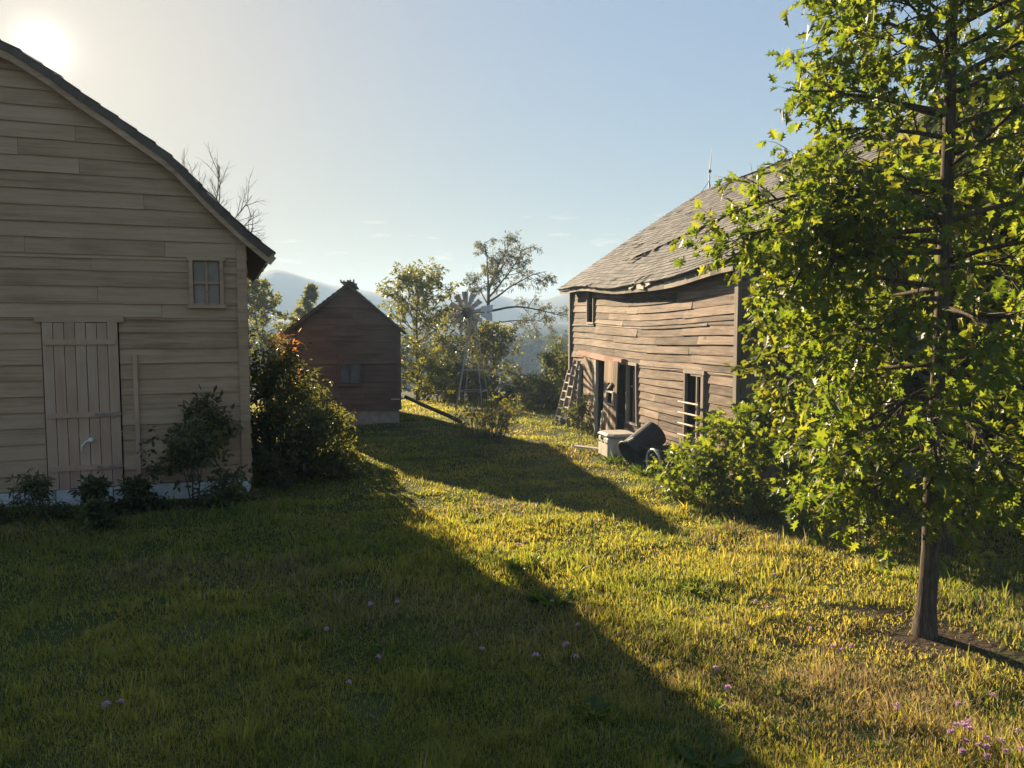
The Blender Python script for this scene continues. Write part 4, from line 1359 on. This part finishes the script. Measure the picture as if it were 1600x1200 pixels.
def bare_tree(label, x, y, H, seed, dirs):
    rng = random.Random(seed)
    t = thing('bare_tree', label, 'tree', (x, y, gz(x, y)), 0)
    mb = MB()
    tp, tr = limb(mb, rng, (0, 0, -.1), (0, 0, 1), H * .78, .09, .03, 0, 6, 7, .5)
    tw = MB()
    for k in range(dirs):
        p, tt = along(tp, .80 + .2 * (k + 1) / dirs)
        a = k * 2.4; e = rng.uniform(.7, 1.2)
        q, _ = limb(tw, rng, p, (math.cos(a) * math.cos(e), math.sin(a) * math.cos(e), math.sin(e)), H * .26, .022, .12, .1, 5, 5)
        for j in range(7):
            pp, t2 = along(q, .25 + .1 * j + .05 * rng.random())
            q2, _ = limb(tw, rng, pp, side_dir(rng, t2, rng.uniform(.4, .8)), H * .11 * rng.uniform(.6, 1.2), .010, .16, .05, 4, 4)
            for m in range(4):
                p3, t3 = along(q2, .3 + .17 * m)
                limb(tw, rng, p3, side_dir(rng, t3, rng.uniform(.4, .8)), H * .05 * rng.uniform(.5, 1.3), .005, .2, .05, 3, 3)
    mb.build('trunk', M['twig'], t, True)
    tw.build('crown', M['twig'], t, True)


bare_tree('bare leafless tree top showing behind the tan barn roof slope', -7.05, 18.2, 6.3, 71, 8)
bare_tree('lower bare leafless tree by the tan barn eave tip', -6.25, 17.4, 4.7, 72, 6)

# shrub with dry stems by the windmill
def dry_shrub():
    rng = random.Random(80)
    x, y = -.55, 16.3
    t = thing('shrub', 'scruffy shrub with dry brown stems on the lawn in front of the windmill', 'shrub', (x, y, gz(x, y)))
    mb = MB(); fo = Foliage(); fd = Foliage()
    for k in range(46):
        a = rng.uniform(0, 6.28); r = .5 * math.sqrt(rng.random())
        b = Vector((math.cos(a) * r, math.sin(a) * r, -.03))
        H = rng.uniform(.55, 1.3) * (1.15 - r * .7)
        q, _ = limb(mb, rng, b, (b.x * .8, b.y * .8, 1), H, .008, .12, -.15, 5, 4)
        for j in range(5):
            pp, tt = along(q, .3 + .14 * j)
            q2, _ = limb(mb, rng, pp, side_dir(rng, tt, .8), .22, .003, .2, 0, 2, 3)
            (fo if rng.random() < .6 else fd).twig(rng, q2, 5, .085, .6)
    mb.build('stem', M['twig'], t)
    fo.mesh('foliage', T_OVAL, 81, LEAF_YELLOW, t)
    fd.mesh('dry_leaves', T_LANCE, 82, LEAF_DRY, t)


dry_shrub()
# growth along the lawn's far edge
EDGE = [(-2.55, 26.2, 1.5, .75, 'low bright shrub at the far lawn edge just right of the shed', LEAF_YELLOW), (-1.75, 26.8, 1.3, .7, 'low shrub at the far lawn edge behind the windmill legs', LEAF_OLIVE),
        (-.95, 26.5, 1.0, .65, 'dark low shrub at the far lawn edge right of the windmill', LEAF_OLIVE), (.40, 25.6, .62, .85, 'rounded dark shrub at the far lawn edge left of the tall green bush', LEAF_OLIVE),
        (1.42, 24.2, 1.75, .66, 'tall green bush beyond the ladders', LEAF_SHRUB), (1.75, 25.8, 1.9, .8, 'green bush close beside the far corner of the brown barn', LEAF_SHRUB),
        (.95, 22.3, .85, .55, 'small leafy shrub at the foot of the tall green bush', LEAF_SHRUB)]
for k, (x, y, H, c, lab, mt) in enumerate(EDGE):
    small_tree('shrub', lab, 'shrub', x, y, H, c, .025, 90 + k, mt, T_OVAL, .115, 22, 6, 3, 7, stems=4, clear=.05, group='shrubs along the far lawn edge')
small_tree('shrub', 'dry weedy shrub growing at the barn wall under the sliding door', 'shrub', *rb_pt(1.75, .35, 0)[:2], .75, .32, .012, 99, LEAF_SHRUB, T_OVAL, .07, 16, 4, 3, 6, stems=5, clear=.1)


# --- far wood: individual trees copied from three crowns
def wood():
    protos = []
    for k in range(4):
        rng = random.Random(200 + k)
        t = thing('far_tree', 'dark green tree of the far wood beyond the valley field', 'tree', (0, 0, 0), 0, 'trees of the far wood')
        H = 9.0
        mb = MB(); mb.tube([(0, 0, -.5), (.1, 0, 3), (0, .1, 6.5)], [.28, .22, .08], 6)
        fo = Foliage()
        lobes = []
        for i in range(15):
            a = rng.uniform(0, 6.28); h = rng.uniform(.22, .9); rr = 2.7 * math.sqrt(max(.1, 1 - (2 * h - .9) ** 2 * 1.1)) * rng.uniform(.35, .8)
            lobes.append((Vector((math.cos(a) * rr, math.sin(a) * rr, H * h)), rng.uniform(.9, 1.6)))
        for c, r in lobes:
            mb.tube([(0, 0, min(c.z * .75, 6)), c[:]], [.09, .02], 4)
            for _ in range(170):
                v = rvec(rng); q = c + v * r * (.55 + .45 * rng.random()); q.z = max(q.z, .5)
                d = (v + rvec(rng) * .7 + Vector((0, 0, -.2))).normalized()
                fo.p.append(q[:]); fo.d.append(d[:]); fo.s.append(rng.uniform(.35, .62))
        mb.build('trunk', M['twig'], t); fo.mesh('crown', T_CLUMP, 210 + k, LEAF_FAR, t, 1.0)
        protos.append(t)
    rng = random.Random(222)
    spots = []
    # (picture column, distance, height of the crown top)
    for px, Y, top in [(815, 168, 520), (842, 163, 519), (870, 150, 517), (893, 120, 520), (824, 182, 517), (862, 172, 516), (790, 172, 519), (920, 95, 519), (832, 175, 516), (853, 168, 515), (884, 140, 515), (803, 170, 519), (778, 175, 520),
                       (905, 118, 513), (945, 105, 516), (760, 170, 521), (738, 165, 522), (700, 132, 526), (672, 120, 524), (640, 128, 523), (600, 122, 520), (560, 126, 518), (520, 118, 515),
                       (480, 122, 515), (440, 112, 512), (400, 118, 512), (360, 120, 512), (975, 100, 516), (1010, 108, 515), (1050, 104, 516), (1090, 110, 514), (1140, 105, 514), (1200, 112, 514),
                       (905, 84, 540), (925, 84, 538)]:
        spots.append(((px - 800) / 1200 * Y * 1.0, Y, EYE + Y * (HZ - top) / 1200))
    for i, (x, y, zt) in enumerate(spots):
        o = protos[i] if i < 4 else copy_tree(protos[i % 4])
        z = gz(x, y)
        s = (zt - z) / 9.6
        o.location = (x, y, z - .1); o.scale = (s * rng.uniform(.95, 1.25), s * rng.uniform(.95, 1.25), s)
        o.rotation_euler = (0, 0, rng.uniform(0, 6.28))


wood()

# far valley: road post, little sign, round bush
p = (.1, 120.0)
t = thing('utility_pole', 'tiny grey utility pole standing in the distant valley field', 'pole', (*p, gz(*p)))
mb = MB(); mb.tube([(0, 0, -.3), (0, 0, 4.2)], [.16, .11], 8); mb.build('post', M['trim'], t)
mb = MB(); mb.box((0, 0, 3.9), (1.1, .12, .12)); mb.build('cross_arm', M['trim'], t)
p = (-1.2, 118.0)
t = thing('sign', 'tiny pale roadside sign on a post in the distant valley field', 'sign', (*p, gz(*p)))
mb = MB(); mb.box((0, 0, 1.6), (1.3, .06, .9)); mb.build('board', M['white_paint'], t)
mb = MB(); mb.tube([(0, .06, -.2), (0, .06, 1.6)], .07, 6); mb.build('post', M['trim'], t)
small_tree('shrub', 'tiny round bush beside the distant utility pole', 'shrub', 1.5, 116.0, 2.6, 1.5, .08, 131, LEAF_YELLOW, T_CLUMP, .5, 20, 5, 3, 6, stems=3, clear=.05, ter=.5)


# ------------------------------------------------------------------ grass, weeds, flowers
def inside_building(x, y):
    m = np.zeros(len(x), dtype=bool)
    for (ox, oy), a, x0, x1, y0, y1 in ((RB_O, RB_A, -.02, RB_L + .02, -.03, RB_W), (LB_O, LB_A, -.02, 7.42, -LB_DEPTH, .05), (SH_O, SH_A, 0, 2.6, -3.0, 0)):
        c, s = math.cos(a), math.sin(a)
        lx = (x - ox) * c + (y - oy) * s; ly = -(x - ox) * s + (y - oy) * c
        m |= (lx > x0) & (lx < x1) & (ly > y0) & (ly < y1)
    return m


def vnoise(x, y, f, seed):
    """Smooth value noise in 0..1."""
    rng = np.random.default_rng(seed)
    g = rng.random((64, 64))
    u, v = x * f, y * f
    i, j = np.floor(u).astype(int), np.floor(v).astype(int)
    a, b = u - i, v - j
    a = a * a * (3 - 2 * a); b = b * b * (3 - 2 * b)
    G = lambda p, q: g[p % 64, q % 64]
    return (G(i, j) * (1 - a) + G(i + 1, j) * a) * (1 - b) + (G(i, j + 1) * (1 - a) + G(i + 1, j + 1) * a) * b


def grass():
    rng = np.random.default_rng(1234)
    N = 620000
    ang = rng.uniform(R(-46), R(44), N)
    d = np.exp(rng.uniform(math.log(2.8), math.log(34), N))
    x = d * np.sin(ang); y = d * np.cos(ang)
    # cluster the blades into tufts
    tx = rng.normal(0, 1, N) * .0
    keep = ~inside_building(x, y)
    soil = np.exp(-(((x - 3.3) / .55) ** 2 + ((y - 5.75) / .34) ** 2)) + .8 * np.exp(-(((x - 2.95) / .5) ** 2 + ((y - 6.35) / .10) ** 2)) + .9 * np.exp(-(((x - 3.9) / .4) ** 2 + ((y - 5.35) / .2) ** 2))
    thin = vnoise(x, y, 2.3, 4)
    keep &= rng.random(N) > np.clip(soil * 1.25, 0, .97)
    keep &= rng.random(N) > (thin < .2) * .65
    x, y, d = x[keep], y[keep], d[keep]
    N = len(x)
    n1 = vnoise(x, y, .55, 7); n2 = vnoise(x, y, 2.6, 8); n3 = vnoise(x, y, 6.5, 9)
    h = .034 + .022 * n1 + .042 * np.clip(n2 - .42, 0, 1) * 2 + .06 * np.clip(n3 - .55, 0, 1) * 2
    h *= rng.uniform(.45, 1.12, N)
    tall = rng.random(N) < .015 + .06 * (n2 > .66) + .10 * (n3 > .74)
    h = np.where(tall, h * rng.uniform(1.3, 2.1, N), h)
    h *= 1 - .55 * np.clip(soil[keep], 0, 1)
    h *= np.where(y > 10, .75, 1.0)
    w = np.maximum(.0042, .00115 * d) * rng.uniform(.6, 1.5, N) * np.where(tall, 1.35, 1.0)
    a = rng.uniform(0, 2 * math.pi, N)
    bd = np.stack([np.cos(a), np.sin(a)], -1)
    lean = rng.normal(0, .55, N) + .2
    la = rng.uniform(0, 2 * math.pi, N) * .85 + vnoise(x, y, 1.3, 11) * 6
    ld = np.stack([np.cos(la), np.sin(la)], -1) * (lean * h)[:, None]
    z = ground_z(x, y) - .005
    base = np.stack([x, y, z], -1)

    def at(f, k, sgn):
        p = base.copy()
        p[:, :2] += ld * (f ** 1.8) + sgn * bd * (w * k / 2)[:, None]
        p[:, 2] += h * f * (1 - .18 * np.abs(lean) * f)
        return p
    zone = np.exp(-(((x - 2.2) / 1.5) ** 2 + ((y - 5.2) / 1.1) ** 2)) * .36
    dry = (rng.random(N) < .06 + zone + .45 * np.clip((vnoise(x, y, .8, 21) - .62) * 4, 0, 1)).astype(int)
    near = d < 11
    idx = np.where(near)[0]; far = np.where(~near)[0]
    V1 = np.stack([at(0, 1, -1)[idx], at(0, 1, 1)[idx], at(.5, .85, 1)[idx], at(.5, .85, -1)[idx], at(1, 0, 0)[idx]], 1)
    n = len(idx)
    o = (np.arange(n) * 5)[:, None]
    l1 = (np.array([0, 1, 2, 3, 3, 2, 4])[None] + o).ravel()
    s1 = (np.array([0, 4])[None] + (np.arange(n) * 7)[:, None]).ravel()
    V2 = np.stack([at(0, 1, -1)[far], at(0, 1, 1)[far], at(1, .12, 0)[far]], 1)
    m = len(far)
    l2 = (np.array([0, 1, 2])[None] + (np.arange(m) * 3)[:, None]).ravel() + n * 5
    s2 = np.arange(m) * 3 + n * 7
    V = np.concatenate([V1.reshape(-1, 3), V2.reshape(-1, 3)])
    o = mesh_np('grass', V, np.concatenate([l1, l2]), np.concatenate([s1, s2]), GRASS, mat2=LEAF_STRAW,
                idx=np.concatenate([np.repeat(dry[idx], 2), dry[far]]))
    tag(o, 'rough unmown lawn grass lit gold between long shadows', 'grass', kind='stuff')


grass()


def tuft(name, label, cat, x, y, n, L, seed, mat, tmpl, spread=.6, group=None, z=None, up=.8, r=.05):
    rng = random.Random(seed)
    P, D, S = [], [], []
    for _ in range(n):
        a = rng.uniform(0, 6.28); u = rng.uniform(.15, 1) * up
        d = Vector((math.cos(a) * spread, math.sin(a) * spread, u)).normalized()
        P.append((math.cos(a) * r * rng.random(), math.sin(a) * r * rng.random(), .0)); D.append(d[:]); S.append(L * rng.uniform(.6, 1.15))
    o = leaf_mesh(name, tmpl, P, D, S, seed, mat, None, .4)
    o.location = (x, y, gz(x, y) if z is None else z)
    tag(o, label, cat, group)
    return o


T_BLADE = half_leaf([(0, 0), (.035, .2), (.03, .6), (0, 1.0)])
rng = random.Random(300)
# broad weeds in the lawn: position, size, label
WEEDS = [(.33, 6.55, .20, 'broad leaved weed clump in the sunlit lawn beside the shadow edge'), (.10, 7.6, .16, 'small broad leaved weed in the sunny strip of lawn above the shadow edge'), (1.05, 4.05, .17, 'bright green weed at the shadow edge near the picture bottom'),
         (1.72, 6.9, .14, 'low leafy weed in the sunny lawn left of the oak trunk'), (.50, 4.55, .15, 'leafy weed at the shadow edge on the lawn centre')]
for k, (x, y, L, lab) in enumerate(WEEDS):
    tuft('weed', lab, 'weed', x, y, 48, L * .62, 310 + k, LEAF_WEED, T_OVAL, .8, 'broad leaved weeds in the lawn', up=1.1, r=.16)
wr = random.Random(500)
for k in range(26):
    d = math.exp(wr.uniform(math.log(3.6), math.log(11))); a = wr.uniform(-.45, .5)
    x, y = d * math.sin(a), d * math.cos(a)
    lat = x * .857 + y * .516
    lit = lat > 3.75
    tuft('weed', 'low leafy weed scattered in the sunlit lawn' if lit else 'low leafy weed scattered in the shaded lawn', 'weed', x, y, 18, wr.uniform(.05, .10), 510 + k, LEAF_WEED, T_OVAL if k % 3 else T_LANCE, .8,
         'low weeds in the sunlit lawn' if lit else 'low weeds in the shaded lawn', up=1.2, r=.10)
BIG = [(-5.9, 9.4, .5, 'tall dark weed clump under the left end of the tan barn'), (-5.3, 9.75, .42, 'weed clump below the tan barn door'), (-6.5, 9.2, .55, 'tallest weed clump at the left picture edge by the barn foundation'), (-4.9, 10.0, .36, 'weed clump at the tan barn right of the door step'), (-3.6, 11.3, .45, 'weed clump at the corner foot of the tan barn'), (-5.0, 9.1, .26, 'low weed clump out on the lawn before the tan barn door')]
for k, (x, y, L, lab) in enumerate(BIG):
    small_tree('weed', lab, 'weed', x, y, L * 1.25, L * .62, .008, 330 + k, LEAF_SHRUB, T_OVAL if k % 2 else T_LANCE, .085, 16, 3, 2, 5, stems=7, clear=.05, group='weeds along the tan barn wall', ter=.12)
for k, (x, y, L, lab) in enumerate([(2.45, 13.0, .34, 'grass tuft growing between the tilted barrels'), (2.30, 13.9, .28, 'grass tuft at the back of the cream chest'), (3.0, 12.4, .35, 'grass tuft at the barn wall behind the barrels'), (2.15, 12.35, .20, 'small grass tuft at the mouth of the pale rimmed barrel'), (1.85, 13.5, .22, 'grass tuft in front of the cream chest')]):
    tuft('grass_tuft', lab, 'grass tuft', x, y, 90, L, 350 + k, LEAF_WEED, T_BLADE, .45, 'grass tufts around the barrels', r=.14, z=.18 if k == 0 else None)


# pink flowers: thin stalk and a small round head
def flowers():
    rng = random.Random(400)
    stalk = MB(); stalk.tube([(0, 0, -.02), (.006, .004, .06), (.002, 0, .12)], [.0022, .002, .0016], 4)
    P, D, S = [], [], []
    for _ in range(42):
        v = rvec(rng); v.z = abs(v.z) * .9 - .15
        P.append((.002 + v.x * .004, v.y * .004, .122)); D.append(v.normalized()[:]); S.append(rng.uniform(.014, .022))
    first = None
    spots = []
    def px(x, y):
        u, v = (x - 800) / 1200, (600 - y) / 1200
        d = Vector((u, math.cos(PITCH) + math.sin(PITCH) * v, math.cos(PITCH) * v - math.sin(PITCH)))
        k = -(EYE - .12) / d.z
        return d.x * k, d.y * k
    corner = [(1503, 1120), (1510, 1128), (1500, 1135), (1515, 1142), (1508, 1155), (1527, 1168), (1545, 1168), (1535, 1182), (1512, 1178), (1542, 1150), (1558, 1155), (1585, 1136), (1552, 1075), (1504, 1090), (1590, 1174), (1565, 1172), (1490, 1150), (1520, 1120)]
    lawn = [(1330, 1005), (1320, 1008), (1264, 978), (1209, 900), (1185, 946), (1195, 953), (1402, 1100), (1400, 1098), (1136, 1073), (1112, 1046), (904, 978), (822, 851), (812, 853), (859, 938), (1305, 1006)]
    shade = [(161, 1102), (184, 1098), (580, 941), (620, 948), (510, 986), (750, 1019), (838, 1025), (890, 1015), (900, 1027), (540, 1067), (588, 1020)]
    for lst, lab, grp in ((corner, 'pink clover flower of the cluster at the bottom right corner', 'pink flowers at the bottom right corner'),
                          (lawn, 'pink clover flower in the sunlit lawn', 'pink flowers in the sunlit lawn'),
                          (shade, 'pale violet clover flower in the shaded lawn', 'violet flowers in the shaded lawn')):
        for q in lst:
            x, y = px(*q)
            if first is None:
                r = thing('flower', lab, 'flower', (x, y, gz(x, y)), 0, grp)
                stalk.build('stalk', LEAF_WEED, r)
                leaf_mesh('flower_head', T_OVAL, P, D, S, 401, PETAL, r, .5)
                first = r
            else:
                r = copy_tree(first); r['label'] = lab; r['group'] = grp
            r.location = (x, y, gz(x, y)); r.rotation_euler = (rng.uniform(-.2, .2), rng.uniform(-.2, .2), rng.uniform(0, 6.28))
            k = rng.uniform(.8, 1.25); r.scale = (k, k, rng.uniform(.85, 1.2))


flowers()


# ------------------------------------------------------------------ haze
def haze():
    mb = MB()
    mb.hexa([(-1000, -1000, -20), (1000, -1000, -20), (1000, 1000, -20), (-1000, 1000, -20), (-1000, -1000, 56), (1000, -1000, 56), (1000, 1000, 56), (-1000, 1000, 56)])
    m = bpy.data.materials.new('haze_air'); m.use_nodes = True
    nt = m.node_tree
    for n in list(nt.nodes): nt.nodes.remove(n)
    out = nt.nodes.new('ShaderNodeOutputMaterial')
    pv = nt.nodes.new('ShaderNodeVolumePrincipled')
    pv.inputs['Color'].default_value = (0.47, 0.68, 1.0, 1)
    pv.inputs['Density'].default_value = 0.0011
    pv.inputs['Anisotropy'].default_value = 0.15
    nt.links.new(pv.outputs[0], out.inputs['Volume'])
    o = mb.build('haze', m)
    tag(o, kind='stuff')


haze()
print('oak leaves', n_oak, 'objects', len(bpy.data.objects))
